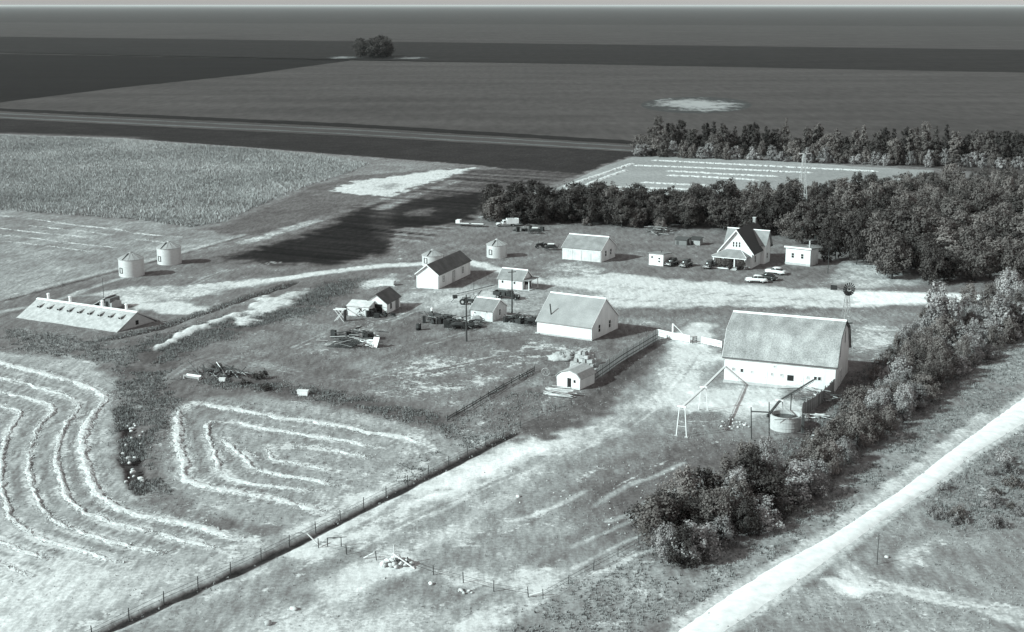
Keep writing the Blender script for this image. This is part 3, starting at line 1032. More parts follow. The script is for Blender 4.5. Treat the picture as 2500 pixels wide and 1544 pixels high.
def gable_walls(L, W, he, hr, inset=0.0):
    """walls with gable ends, ridge along x"""
    b = MB()
    z0 = -0.4
    p = [(0, z0), (W, z0), (W, he), (W / 2, hr), (0, he)]
    b.prism(p, 0, L)
    return b


def gable_roof(L, W, he, hr, oh=0.3, ohx=0.3, t=0.14, x0=None, x1=None):
    k = (hr - he) / (W / 2)
    a = (-oh, he - k * oh + 0.03)
    r = (W / 2, hr + 0.03)
    c = (W + oh, he - k * oh + 0.03)
    b = MB()
    b.prism([a, r, c, (c[0], c[1] + t), (r[0], r[1] + t), (a[0], a[1] + t)], -ohx if x0 is None else x0, L + ohx if x1 is None else x1)
    return b


def gable_building(name, label, cat, flpx, ang, L, W, he, hr, wm, rm, oh=0.3, ohx=0.3, cap=True, rot90=False, group=None):
    x, y = G(*flpx)
    r = thing(name, label, cat, (x, y), math.radians(ang), group)
    gable_walls(L, W, he, hr).build('wall', wm, r)
    ro = gable_roof(L, W, he, hr, oh, ohx).build('roof', rm, r)
    if cap:
        MB().prism([(W / 2 - 0.2, hr + 0.06), (W / 2, hr + 0.30), (W / 2 + 0.2, hr + 0.06), (W / 2 + 0.12, hr - 0.02), (W / 2 - 0.12, hr - 0.02)], -ohx - 0.02, L + ohx + 0.02).build('ridge_cap', TRIM, ro)
    # barge boards on the gable ends
    k = (hr - he) / (W / 2)
    for xx in (-ohx - 0.045, L + ohx + 0.005):
        b = MB()
        for s in (-1, 1):
            y0 = W / 2 + s * (W / 2 + oh)
            b.add([(xx, W / 2, hr - 0.08), (xx, y0, he - k * oh - 0.08), (xx, y0, he - k * oh + 0.19), (xx, W / 2, hr + 0.19),
                   (xx + 0.04, W / 2, hr - 0.08), (xx + 0.04, y0, he - k * oh - 0.08), (xx + 0.04, y0, he - k * oh + 0.19), (xx + 0.04, W / 2, hr + 0.19)],
                  [(0, 1, 2, 3), (7, 6, 5, 4), (0, 4, 5, 1), (1, 5, 6, 2), (2, 6, 7, 3)])
        b.build('barge_board', TRIM, ro)
    return r, ro


# ---- workshop with the stovepipe
r, ro = gable_building('workshop', 'large white workshop with broad pale roof and black stovepipe', 'workshop', (1311, 814), -30, 12.6, 12.2, 2.8, 7.4, WHITE, mat('pale_shingle', 0.32, 0.9, 0.2, 6, bump=0.03, blotch=.18, bscale=.4), 0.35, 0.15)
D = (12.6, 12.2)
for a in (3.4, 8.2):
    window(r, 'right', a, 1.1, 0.9, 1.5, D)
MB().box(-0.25, 12.85, -0.35, -0.02, -0.3, 0.25).build('footing', CONC, r)
b = MB()
b.tube((2.6, 1.4, 3.5), (2.3, 1.3, 6.2), 0.13)
p = b.build('stovepipe', IRON, r)
MB().tube((2.6, 1.4, 3.3), (2.6, 1.4, 3.75), 0.28, 0.2).build('flashing', TRIM, p)

# ---- long implement shed with sliding doors
r, ro = gable_building('implement_shed', 'long white implement shed with grey roof and sliding front doors', 'shed', (1373, 633), -27, 11.2, 9.6, 3.3, 6.0, WHITE, SHGL, 0.3, 0.2)
D = (11.2, 9.6)
for i in range(4):
    MB().box(0.25 + i * 2.72, 0.25 + i * 2.72 + 2.62, -0.09, -0.005, 0.05, 2.75).build('sliding_door', WHITE2, r)
MB().box(0.05, 11.15, -0.13, -0.01, 2.82, 2.98).build('door_rail', TRIM, r)
for a in (3.0, 6.4):
    window(r, 'right', a, 1.2, 1.0, 1.5, D)

# ---- small flat roofed shed
x, y = G(1584, 647)
r = thing('flat_roofed_shed', 'small white flat-roofed shed beside the parked dark cars', 'shed', (x, y), math.radians(-29))
MB().add([(0, 0, -.3), (4.0, 0, -.3), (4.0, 6.2, -.3), (0, 6.2, -.3), (0, 0, 3.1), (4.0, 0, 3.1), (4.0, 6.2, 2.5), (0, 6.2, 2.5)], [(0, 3, 2, 1), (4, 5, 6, 7), (0, 1, 5, 4), (1, 2, 6, 5), (2, 3, 7, 6), (3, 0, 4, 7)]).build('wall', WHITE, r)
ro = MB().add([(-.3, -.3, 3.13), (4.2, -.3, 3.13), (4.2, 6.4, 2.48), (-.3, 6.4, 2.48), (-.3, -.3, 3.3), (4.2, -.3, 3.3), (4.2, 6.4, 2.65), (-.3, 6.4, 2.65)], [(0, 3, 2, 1), (4, 5, 6, 7), (0, 1, 5, 4), (1, 2, 6, 5), (2, 3, 7, 6), (3, 0, 4, 7)]).build('roof', SHGL, r)
MB().tube((2.2, 3, 2.7), (2.2, 3, 3.5), 0.08).build('vent_pipe', IRON, ro)
window(r, 'front', 0.9, 1.9, 0.5, 0.5, (4, 6.2))
for z in (0.95, 1.7):
    window(r, 'front', 2.9, z, 0.5, 0.45, (4, 6.2), bars=False)

# ---- storage building set endways to the lane
x, y = G(1017, 703)
r = thing('storage_building', 'white storage building with dark roof, gable end lit, beside the lane', 'building', (x, y), math.radians(-19))
W_, L_ = 5.6, 20.0
wb = MB()
p = [(0, -.4), (W_, -.4), (W_, 3.5), (W_ / 2, 5.7), (0, 3.5)]
n = 5
SK = 0.03
vs = [(xx, 0, z) for xx, z in p] + [(xx + SK * L_, L_, z) for xx, z in p]
wb.add(vs, [(i, (i + 1) % n, n + (i + 1) % n, n + i) for i in range(n)] + [tuple(range(n))[::-1], tuple(range(n, 2 * n))])
wb.build('wall', WHITE, r)
k = 2.2 / 2.8
pr = [(-.3, 3.5 - k * .3 + .03), (W_ / 2, 5.73), (W_ + .3, 3.5 - k * .3 + .03), (W_ + .3, 3.5 - k * .3 + .19), (W_ / 2, 5.89), (-.3, 3.5 - k * .3 + .19)]
n = 6
vs = [(xx, -.35, z) for xx, z in pr] + [(xx + SK * L_, L_ + .3, z) for xx, z in pr]
ro = MB().add(vs, [(i, (i + 1) % n, n + (i + 1) % n, n + i) for i in range(n)] + [tuple(range(n))[::-1], tuple(range(n, 2 * n))]).build('roof', SHGL2, r)
b = MB()
for s in (-1, 1):
    x0 = W_ / 2 + s * (W_ / 2 + .3)
    b.add([(W_ / 2, -.40, 5.62), (x0, -.40, 3.2), (x0, -.40, 3.48), (W_ / 2, -.40, 5.9), (W_ / 2, -.355, 5.62), (x0, -.355, 3.2), (x0, -.355, 3.48), (W_ / 2, -.355, 5.9)], [(3, 2, 1, 0), (4, 5, 6, 7), (0, 1, 5, 4), (1, 2, 6, 5), (2, 3, 7, 6)])
b.build('barge_board', TRIM, ro)
DKTRIM = mat('grey_trim', 0.09, 0.7, 0.1, 3)
window(r, 'right', 3.2, 1.3, 0.9, 1.3, (W_ + 0.10, L_), fm=DKTRIM, pm=WHITE2)
window(r, 'right', 15.2, 1.3, 0.9, 1.3, (W_ + 0.47, L_), fm=DKTRIM, pm=WHITE2)
door(r, 'right', 9.4, 1.2, 2.7, (W_ + 0.30, L_), fm=DKTRIM)

# ---- pump house with an open porch
r, ro = gable_building('pump_house', 'small white hut with pale roof and open porch on its shaded end', 'hut', (1217, 703), -27, 6.4, 5.0, 2.4, 4.3, WHITE, SHGL, 0.3, 0.25)
D = (6.4, 5.0)
window(r, 'front', 1.1, 1.3, 0.5, 0.6, D, bars=False)
window(r, 'front', 4.3, 1.3, 0.5, 0.6, D, bars=False)
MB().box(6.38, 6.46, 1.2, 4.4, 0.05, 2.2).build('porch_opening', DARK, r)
for yy in (0.1, 4.9):
    MB().box(8.0, 8.16, yy - .08, yy + .08, -.2, 2.45).build('porch_post', TRIM, r)
MB().add([(6.4, -.3, 2.35), (8.3, -.3, 2.3), (8.3, 5.3, 2.3), (6.4, 5.3, 2.35), (6.4, -.3, 2.45), (8.3, -.3, 2.4), (8.3, 5.3, 2.4), (6.4, 5.3, 2.45)], [(0, 3, 2, 1), (4, 5, 6, 7), (0, 1, 5, 4), (1, 2, 6, 5), (2, 3, 7, 6), (3, 0, 4, 7)]).build('porch_roof', SHGL, r)
MB().box(6.5, 8.3, -.1, 5.1, -.2, .12).build('porch_floor', CONC, r)
MB().box(6.48, 7.0, 1.3, 2.2, 0.12, 1.1).build('cream_can_box', WHITE2, r)

# ---- small gabled shed in the yard
r, ro = gable_building('gabled_shed', 'small white gabled shed between the machinery and the pole', 'shed', (1149, 780), -28, 5.4, 6.4, 2.3, 4.2, WHITE2, SHGL, 0.25, 0.2)
D = (5.4, 6.4)
window(r, 'right', 3.2, 0.9, 0.7, 1.3, D)
window(r, 'front', 1.1, 1.5, 0.35, 0.3, D, bars=False)
window(r, 'front', 4.0, 1.9, 0.35, 0.3, D, bars=False)
MB().tube((-0.25, 0.2, -.2), (-0.25, 0.2, 2.3), 0.09).build('downpipe', IRON, r)

# ---- blacksmith shop with a lean-to
x, y = G(893, 765)
r = thing('blacksmith_shop', 'low white shop with lean-to wing and dark doorway, timber stand in front', 'shop', (x, y), math.radians(-16))
W_, L_ = 5.0, 8.2
pr = [(0, -.4), (W_, -.4), (W_, 2.4), (W_ / 2, 4.3), (0, 2.4)]
vs = [(xx, 0, z) for xx, z in pr] + [(xx, L_, z) for xx, z in pr]
n = 5
MB().add(vs, [(i, (i + 1) % n, n + (i + 1) % n, n + i) for i in range(n)] + [tuple(range(n))[::-1], tuple(range(n, 2 * n))]).build('wall', WHITE, r)
k = 1.9 / 2.5
pr = [(-.25, 2.4 - k * .25 + .03), (W_ / 2, 4.33), (W_ + .25, 2.4 - k * .25 + .03), (W_ + .25, 2.4 - k * .25 + .17), (W_ / 2, 4.47), (-.25, 2.4 - k * .25 + .17)]
vs = [(xx, -.3, z) for xx, z in pr] + [(xx, L_ + .25, z) for xx, z in pr]
n = 6
MB().add(vs, [(i, (i + 1) % n, n + (i + 1) % n, n + i) for i in range(n)] + [tuple(range(n))[::-1], tuple(range(n, 2 * n))]).build('roof', SHGL2, r)
lw = MB()
lw.add([(-3.0, -3.2, -.4), (2.0, -3.2, -.4), (2.0, -.02, -.4), (-3.0, -.02, -.4), (-3.0, -3.2, 2.1), (2.0, -3.2, 2.1), (2.0, -.02, 2.75), (-3.0, -.02, 2.75)], [(0, 3, 2, 1), (4, 5, 6, 7), (0, 1, 5, 4), (1, 2, 6, 5), (2, 3, 7, 6), (3, 0, 4, 7)])
w_ = lw.build('lean_to', WHITE, r)
MB().add([(-3.2, -3.4, 2.12), (2.2, -3.4, 2.12), (2.2, 0, 2.82), (-3.2, 0, 2.82), (-3.2, -3.4, 2.22), (2.2, -3.4, 2.22), (2.2, 0, 2.92), (-3.2, 0, 2.92)], [(0, 3, 2, 1), (4, 5, 6, 7), (0, 1, 5, 4), (1, 2, 6, 5), (2, 3, 7, 6), (3, 0, 4, 7)]).build('lean_to_roof', WHITE2, w_)
MB().box(2.2, 3.9, -.06, -.005, 0, 2.2).build('doorway', DARK, r)
window(r, 'right', 2.4, 0.9, 0.7, 1.1, (W_, L_), fm=DKTRIM)
MB().box(W_ + .005, W_ + .07, 5.2, 7.2, 0.1, 2.1).build('plank_door', WOODG, r)

# ---- straw roofed pig barn (roof down to the ground)
x, y = G(36, 777)
r = thing('pig_barn', 'long low barn with pale roof reaching the ground and four vent chimneys', 'barn', (x, y), math.radians(-28))
L_, W_, hr = 29.0, 13.6, 3.1
ro = MB().prism([(0, -.2), (W_ / 2, hr), (W_, -.2), (W_, -.5), (W_ / 2, hr - .3), (0, -.5)], 0, L_).build('roof', SODR, r)
MB().prism([(0.8, -.4), (W_ / 2, hr - .35), (W_ - .8, -.4)], 0.5, L_ - .12).build('gable_wall', CONC, r)
MB().prism([(W_ / 2 - .55, hr - .12), (W_ / 2, hr + .16), (W_ / 2 + .55, hr - .12)], -.1, L_ + .1).build('ridge_cap', TRIM, ro)
MB().box(L_ - .14, L_ - .04, 6.2, 7.0, 0.4, 1.3).build('hatch', DARK, r)
for i, xx in enumerate((3.3, 9.8, 19.2, 26.0)):
    vpt = MB().tube((xx, W_ / 2, hr - .3), (xx, W_ / 2, hr + 1.25), 0.33, 0.30, 10).build('vent_chimney', TRIM, r)
    MB().lathe([(0.42, hr + 1.25), (0.36, hr + 1.4), (0.0, hr + 1.55)], 10, (xx, W_ / 2)).build('cowl', TRIM, vpt)
for i in range(9):
    xx = 2.6 + i * 2.95
    y0, y1 = W_ / 2 * 0.58, W_ / 2 * 0.78
    k = hr / (W_ / 2)
    fr = MB()
    z0, z1 = k * y0, k * y1
    fr.add([(xx, y0, z0 - .1), (xx + .75, y0, z0 - .1), (xx + .75, y1 + .3, z1 + .1), (xx, y1 + .3, z1 + .1), (xx, y0, z0 + .5), (xx + .75, y0, z0 + .5), (xx + .75, y1 + .3, z1 + .16), (xx, y1 + .3, z1 + .16)], [(0, 3, 2, 1), (4, 5, 6, 7), (0, 1, 5, 4), (1, 2, 6, 5), (2, 3, 7, 6), (3, 0, 4, 7)])
    do = fr.build('roof_dormer', SODR, ro)
    MB().box(xx + .08, xx + .67, y0 - .02, y0 + .01, z0 + .08, z0 + .42).build('opening', GLASS, do)
    MB().box(xx + .752, xx + .765, y0 + .06, y0 + .8, z0 + .12, z0 + .40).build('shutter', WOODD, do)

# ---- little root cellar hut with a mast behind the pig barn
x, y = G(222, 752)
r = thing('cellar_hut', 'small lean-to cellar hut with sloping roof and tall mast behind pig barn', 'hut', (x, y), math.radians(-20))
MB().prism([(0, -.3), (3.6, -.3), (3.6, 1.4), (1.8, 1.9), (0, 1.4)], 2.4, 5.6).build('wall', CONC, r)
MB().add([(-.6, -.2, -.1), (4.2, -.2, 2.6), (4.2, 3.8, 2.6), (-.6, 3.8, -.1), (-.6, -.2, .1), (4.2, -.2, 2.8), (4.2, 3.8, 2.8), (-.6, 3.8, .1)], [(0, 3, 2, 1), (4, 5, 6, 7), (0, 1, 5, 4), (1, 2, 6, 5), (2, 3, 7, 6), (3, 0, 4, 7)]).build('sloping_roof', SODR, r)
MB().prism([(0.0, -.3), (3.6, -.3), (3.6, 2.45), (0, 2.45)], 3.5, 5.2).build('porch_wall', WOODG, r)
MB().box(4.0, 4.7, -.05, -.01, 0, 1.8).build('doorway', DARK, r)
MB().tube((3.7, -.1, 1.5), (3.7, -.1, 7.0), 0.07, 0.04).build('mast', POLE, r)


# ---- grain bins
def grain_bin(upx, vpx, rad, hw, label, hatch=True, dr=None):
    x, y = G(upx, vpx)
    r = thing('grain_bin', label, 'grain bin', (x, y), math.radians(-40), 'corrugated steel grain bins')
    prof = [(rad - .02, -.2)]
    nb = int(hw / 0.35)
    for i in range(nb):
        z = i * hw / nb
        prof += [(rad + .03, z + .05), (rad - .02, z + hw / nb * .55)]
    prof.append((rad, hw))
    MB().lathe(prof, 28).build('wall', GALV, r, smooth=True)
    hr = hw + rad * 0.42
    ro = MB().lathe([(rad + .15, hw - .05), (rad + .15, hw + .02), (rad * .2, hr), (0.35, hr + .02)], 28).build('roof', GALVR, r)
    for i in range(14):
        a = 2 * math.pi * i / 14 + .1
        p0 = (math.cos(a) * (rad + .1), math.sin(a) * (rad + .1), hw + .06)
        p1 = (math.cos(a) * rad * .2, math.sin(a) * rad * .2, hr + .05)
        MB().beam(p0, p1, .05, .07).build('roof_rib', GALVR, ro)
    MB().lathe([(0.40, hr - .1), (0.42, hr + .2), (0.0, hr + .42)], 12).build('cap', IRONL, ro)
    a = math.radians(-75)
    MB().beam((math.cos(a) * (rad + .12), math.sin(a) * (rad + .12), hw + .05), (math.cos(a) * rad * .25, math.sin(a) * rad * .25, hr + .02), .32, .1).build('ladder', IRON, r)
    a = math.radians(-88)
    c, s = math.cos(a), math.sin(a)
    bb = MB()
    for w0, w1, z0, z1 in ((-.5, -.38, .9, 2.3), (.38, .5, .9, 2.3), (-.38, .38, 2.18, 2.3), (-.38, .38, .9, 1.02)):
        pts = [(c * (rad + dd_) - s * ww, s * (rad + dd_) + c * ww, zz) for dd_ in (-.05, .09) for ww, zz in ((w0, z0), (w1, z0), (w1, z1), (w0, z1))]
        bb.add(pts, [(3, 2, 1, 0), (4, 5, 6, 7), (0, 1, 5, 4), (1, 2, 6, 5), (2, 3, 7, 6), (3, 0, 4, 7)])
    bb.build('hatch_frame', IRON, r)
    return r


grain_bin(322, 672, 3.1, 4.3, 'steel grain bin with conical roof, left one of the pair near pig barn')
grain_bin(414, 643, 3.1, 4.3, 'steel grain bin with conical roof, right one of the pair, farther back')
grain_bin(1056, 648, 2.7, 2.8, 'squat steel grain bin half hidden behind the storage building')
grain_bin(1213, 627, 2.75, 3.4, 'lone steel grain bin right of the dark-roofed storage building')

# ---- barn
BA = math.radians(-22)
x, y = G(1900, 947)
x, y = x - 9.8 * math.cos(BA), y - 9.8 * math.sin(BA)
BARN = (x, y)
r = thing('barn', 'large white gambrel-roofed barn with mottled pale shingles and shaded gable', 'barn', (x, y), BA)
L_, W_ = 19.6, 15.2
HE, KN, HR, KI = 5.1, 9.0, 11.2, 2.4
pr = [(0, -.6), (W_, -.6), (W_, HE), (W_ - KI, KN), (W_ / 2, HR), (KI, KN), (0, HE)]
MB().prism(pr, 0, L_).build('wall', WHITE, r)
MB().box(-.12, L_ + .12, -.14, -.005, -.6, .5).build('foundation', CONC, r)
op = [(-.35, HE - .55), (KI, KN + .05), (W_ / 2, HR + .05), (W_ - KI, KN + .05), (W_ + .35, HE - .55)]
ro = MB().prism(op + [(yy, zz + .18) for yy, zz in op[::-1]], -.35, L_ + .35).build('roof', BROOF, r)
MB().prism([(W_ / 2 - .35, HR + .12), (W_ / 2, HR + .42), (W_ / 2 + .35, HR + .12)], -.4, L_ + .4).build('ridge_cap', TRIM, ro)
MB().box(-.35, L_ + .35, -.40, -.36, HE - .50, HE - .34).build('eave_board', WOODD, ro)
for xx in (-.42, L_ + .36):
    bb = MB()
    for (y0, z0), (y1, z1) in zip(op[:-1], op[1:]):
        bb.add([(xx, y0, z0 - .1), (xx, y1, z1 - .1), (xx, y1, z1 + .24), (xx, y0, z0 + .24), (xx + .06, y0, z0 - .1), (xx + .06, y1, z1 - .1), (xx + .06, y1, z1 + .24), (xx + .06, y0, z0 + .24)], [(0, 1, 2, 3), (7, 6, 5, 4), (0, 4, 5, 1), (3, 2, 6, 7)])
    bb.build('barge_board', WOODD if xx > 0 else TRIM, ro)
D = (L_, W_)
for a, z, w, h in ((1.7, 2.3, .5, .6), (3.2, 2.2, .5, .6), (5.0, 2.1, .45, .55), (8.6, 2.1, .45, .55), (10.3, 2.1, .45, .55), (14.9, 2.1, .45, .55), (16.2, 2.1, .5, .6), (16.9, 2.1, .5, .6), (9.0, 3.6, .4, .4)):
    window(r, 'front', a, z, w, h, D, bars=False, pm=IRONL if a not in (3.2, 16.2, 16.9) else GLASS)
for a, w, h, z in ((1.9, 1.3, 1.6, 0.5), (7.0, 1.2, 2.2, 0.5), (13.4, 1.3, 2.3, 0.5)):
    door(r, 'front', a, w, h, D, m=WHITE, z=z)
MB().box(11.3, 12.4, -.05, -.005, 1.5, 2.5).build('hay_door_opening', DARK, r)
for a, z, w, h in ((4.2, 5.6, .6, 2.0), (9.6, 7.0, .6, 2.0)):
    window(r, 'right', a, z, w, h, D, fm=IRONL, bars=False)
door(r, 'right', 6.2, 2.4, 2.8, D, m=WHITE2, z=0)
b = MB().beam((L_ + .3, W_ / 2, HR - .3), (L_ + 1.4, W_ / 2, HR - .1), .2, .25)
b.build('hay_hood_beam', WOODD, r)

# ---- farmhouse
x, y = G(1757, 649)
r = thing('farmhouse', 'white two-storey farmhouse with steep dark roof, cross gables and vine-covered porch', 'house', (x, y), math.radians(-28))
W_, L_ = 8.6, 15.4
HE, HR = 4.3, 9.6
bb = MB()
pr = [(0, -.4), (W_, -.4), (W_, HE), (W_ / 2, HR), (0, HE)]


def yprism(mb, prof, y0, y1):
    """profile of (x, z) extruded along y"""
    n = len(prof)
    vs = [(xx, y0, zz) for xx, zz in prof] + [(xx, y1, zz) for xx, zz in prof]
    return mb.add(vs, [(i, (i + 1) % n, n + (i + 1) % n, n + i) for i in range(n)] + [tuple(range(n))[::-1], tuple(range(n, 2 * n))])


yprism(MB(), pr, 0, L_).build('wall', WHITE, r)
k = (HR - HE) / (W_ / 2)
pr = [(-.6, HE - k * .6), (W_ / 2, HR + .04), (W_ + .6, HE - k * .6), (W_ + .6, HE - k * .6 + .24), (W_ / 2, HR + .28), (-.6, HE - k * .6 + .24)]
HROOF = mat('house_shingle', 0.07, 0.9, 0.2, 5, bump=0.02)
ro = yprism(MB(), pr, -.6, L_ + .5).build('roof', HROOF, r)
for s in (-1, 1):
    b = MB()
    x0 = W_ / 2 + s * (W_ / 2 + .6)
    z0 = HE - k * .6
    b.add([(W_ / 2, -.66, HR - .12), (x0, -.66, z0 - .12), (x0, -.66, z0 + .26), (W_ / 2, -.66, HR + .3), (W_ / 2, -.605, HR - .12), (x0, -.605, z0 - .12), (x0, -.605, z0 + .26), (W_ / 2, -.605, HR + .3)], [(3, 2, 1, 0), (4, 5, 6, 7), (0, 1, 5, 4), (2, 3, 7, 6), (1, 2, 6, 5)])
    b.build('barge_board', TRIM, ro)
# cross wing
y0, y1 = 7.4, 12.0
CHE, CHR = 5.3, 8.3
yc = (y0 + y1) / 2
MB().prism([(y0, -.4), (y1, -.4), (y1, CHE), (yc, CHR), (y0, CHE)], -1.0, W_ + 1.0).build('cross_wing', WHITE, r)
k2 = (CHR - CHE) / (y1 - yc)
cr = MB().prism([(y0 - .4, CHE - k2 * .4), (yc, CHR + .03), (y1 + .4, CHE - k2 * .4), (y1 + .4, CHE - k2 * .4 + .18), (yc, CHR + .21), (y0 - .4, CHE - k2 * .4 + .18)], -1.5, W_ + 1.5).build('cross_gable_roof', SHGL, r)
for xa, xb in ((-1.52, 3.1), (W_ - 3.1, W_ + 1.52)):
    MB().prism([(yc - .22, CHR + .14), (yc, CHR + .36), (yc + .22, CHR + .14)], xa, xb).build('ridge_cap', TRIM, cr)
window(r, 'right', yc - .2, 5.7, .9, 1.4, (W_ + 1.0, L_))
window(r, 'right', yc - .2, 1.3, .9, 1.4, (W_ + 1.0, L_))
window(r, 'right', 2.6, 1.2, 1.0, 1.7, (W_, L_))
for a in (3.55, 4.35, 5.15):
    window(r, 'front', a, 5.3, .42, 1.3, (W_, L_))
window(r, 'front', 3.0, 1.2, 1.4, 1.4, (W_, L_))
door(r, 'front', 5.9, 1.0, 2.1, (W_, L_), z=.5)
# chimney
ch = MB().box(W_ / 2 - .35, W_ / 2 + .35, 13.9, 14.6, HR - .6, HR + 1.3).build('chimney', BRICK, r)
MB().box(W_ / 2 - .43, W_ / 2 + .43, 13.82, 14.68, HR + 1.3, HR + 1.5).build('chimney_cap', CONC, ch)
# porch
PX0, PX1, PD = -.5, W_ - 1.0, 2.7
MB().box(PX0, PX1, -PD, -.01, -.4, .5).build('porch_floor', CONC, r)
pe, pt = 3.0, 4.6
pr_ = MB()
pr_.add([(PX0 - .7, -PD - .6, pe), (PX1 + .6, -PD - .6, pe), (PX1 + .6, .02, pe), (PX0 - .7, .02, pe), (PX0 + 2.4, -.05, pt), (PX1 - 2.0, -.05, pt),
         (PX0 - .7, -PD - .6, pe + .16), (PX1 + .6, -PD - .6, pe + .16), (PX1 + .6, .02, pe + .16), (PX0 - .7, .02, pe + .16)],
        [(0, 3, 2, 1), (0, 1, 7, 6), (1, 2, 8, 7), (3, 0, 6, 9), (6, 7, 5, 4), (7, 8, 5), (9, 6, 4)])
po = pr_.build('porch_roof', SHGL, r)
for xx, yy, x1_ in ((PX0 - .7, -PD - .6, PX0 + 2.4), (PX1 + .6, -PD - .6, PX1 - 2.0)):
    MB().beam((xx, yy, pe + .18), (x1_, -.05, pt + .04), .12, .06).build('hip_cap', TRIM, po)
MB().box(PX0 - .55, PX1 + .5, -PD - .5, -PD - .35, pe - .28, pe - .01).build('porch_beam', TRIM, r)
for xx in (PX0 - .2, 1.9, 4.9, PX1):
    MB().box(xx - .13, xx + .13, -PD - .3, -PD - .04, .5, pe - .28).build('porch_column', TRIM, r)
MB().box(4.4, 5.9, -PD - 1.7, -PD - .02, -.3, .12).build('step', CONC, r)
MB().box(4.4, 5.9, -PD - 1.1, -PD - .02, .12, .32).build('step', CONC, r)
MB().box(PX0 - .4, 3.9, -PD - .75, -PD - .6, -.2, .22).build('flower_bed_edge', TRIM, r)


def leaf_cloud(mb, rg, c, rx, ry, rz, n, sz):
    for i in range(n):
        d = Vector((rg.gauss(0, 1), rg.gauss(0, 1), rg.gauss(0, 1))).normalized()
        q_ = rg.uniform(.55, 1.0)
        p = Vector((c[0] + d.x * rx * q_, c[1] + d.y * ry * q_, c[2] + d.z * rz * q_))
        nn = (d + Vector((rg.gauss(0, .6), rg.gauss(0, .6), rg.gauss(0, .6)))).normalized()
        a = nn.orthogonal().normalized()
        bq = nn.cross(a)
        s_ = sz * rg.uniform(.6, 1.4)
        mb.add([p + a * s_, p + bq * s_ * .7, p - a * s_, p - bq * s_ * .7], [(0, 1, 2, 3)])


rg = random.Random(21)
for (cx_, rx, rz, zc) in ((0.8, 1.0, 1.4, 1.5), (2.1, 1.0, 1.2, 1.4), (3.4, .95, 1.45, 1.6), (6.4, .6, 1.5, 1.7), (7.1, .8, 1.3, 1.5)):
    vb = MB()
    leaf_cloud(vb, rg, (cx_, -PD - .25, zc), rx, .35, rz, 800, .15)
    vb.build('porch_vine', LF_MID, r)
for cx_ in (4.0, 6.3):
    s = MB()
    leaf_cloud(s, rg, (0, 0, .55), .6, .6, .6, 260, .13)
    o = s.build('crown', LF_DARK)
    px, py = x + math.cos(math.radians(-28)) * cx_ - math.sin(math.radians(-28)) * (-PD - 1.0), y + math.sin(math.radians(-28)) * cx_ + math.cos(math.radians(-28)) * (-PD - 1.0)
    sh = thing('clipped_shrub', 'round dark shrub just %s of the porch steps' % ('left' if cx_ < 5 else 'right'), 'shrub', (px, py))
    o.parent = sh
    MB().tube((0, 0, -.1), (0, 0, .4), .06).build('stem', BARK, sh)

# ---- white shed right of the house
x, y = G(1917, 645)
r = thing('summer_kitchen', 'white shed-roofed outbuilding with two windows right of the house', 'outbuilding', (x, y), math.radians(-34))
L_, W_ = 6.8, 5.4
MB().add([(0, 0, -.4), (L_, 0, -.4), (L_, W_, -.4), (0, W_, -.4), (0, 0, 4.5), (L_, 0, 4.5), (L_, W_, 4.0), (0, W_, 4.0)], [(0, 3, 2, 1), (4, 5, 6, 7), (0, 1, 5, 4), (1, 2, 6, 5), (2, 3, 7, 6), (3, 0, 4, 7)]).build('wall', WHITE, r)
ro = MB().add([(-.3, -.35, 4.5), (L_ + .3, -.35, 4.5), (L_ + .3, W_ + .3, 3.98), (-.3, W_ + .3, 3.98), (-.3, -.35, 4.85), (L_ + .3, -.35, 4.85), (L_ + .3, W_ + .3, 4.2), (-.3, W_ + .3, 4.2)], [(0, 3, 2, 1), (4, 5, 6, 7), (0, 1, 5, 4), (1, 2, 6, 5), (2, 3, 7, 6), (3, 0, 4, 7)]).build('roof', SHGL, r)
MB().box(-.32, L_ + .32, -.42, -.36, 4.45, 4.88).build('fascia', TRIM, ro)
MB().tube((L_ - .7, 1.0, 4.6), (L_ - .7, 1.0, 6.6), .2, .2, 9).build('chimney_pipe', CONC, r)
for a in (2.0, 4.6):
    window(r, 'front', a, 1.9, .7, 1.2, (L_, W_))
MB().box(-.08, L_ + .08, -.16, -.005, -.4, .6).build('foundation', CONC, r)

# ---- poultry hut with rounded roof in the corral
x, y = G(1360, 944)
r = thing('poultry_hut', 'small white hut with bulging gable front and dark doorway in the corral', 'hut', (x, y), math.radians(-32))
pr = [(0, -.3), (4.6, -.3), (4.6, 2.0), (3.9, 2.7), (2.4, 3.2), (0.8, 2.7), (-.1, 2.0)]
yprism(MB(), pr, 0, 5.4).build('wall', WHITE, r)
op = [(4.9, 1.9), (4.05, 2.8), (2.4, 3.3), (.7, 2.8), (-.35, 1.9)]
yprism(MB(), op + [(a, z_ + .12) for a, z_ in op[::-1]], -.15, 5.6).build('roof', mat('tarred_roof', 0.38, 0.9, 0.25, 2), r)
MB().box(2.1, 2.85, -.05, -.005, .1, 1.9).build('doorway', DARK, r)
MB().box(3.35, 3.75, -.05, -.005, 1.2, 1.7).build('hatch_opening', DARK, r)
MB().box(2.0, 2.9, -.35, -.02, -.1, .12).build('door_sill', WOODG, r)
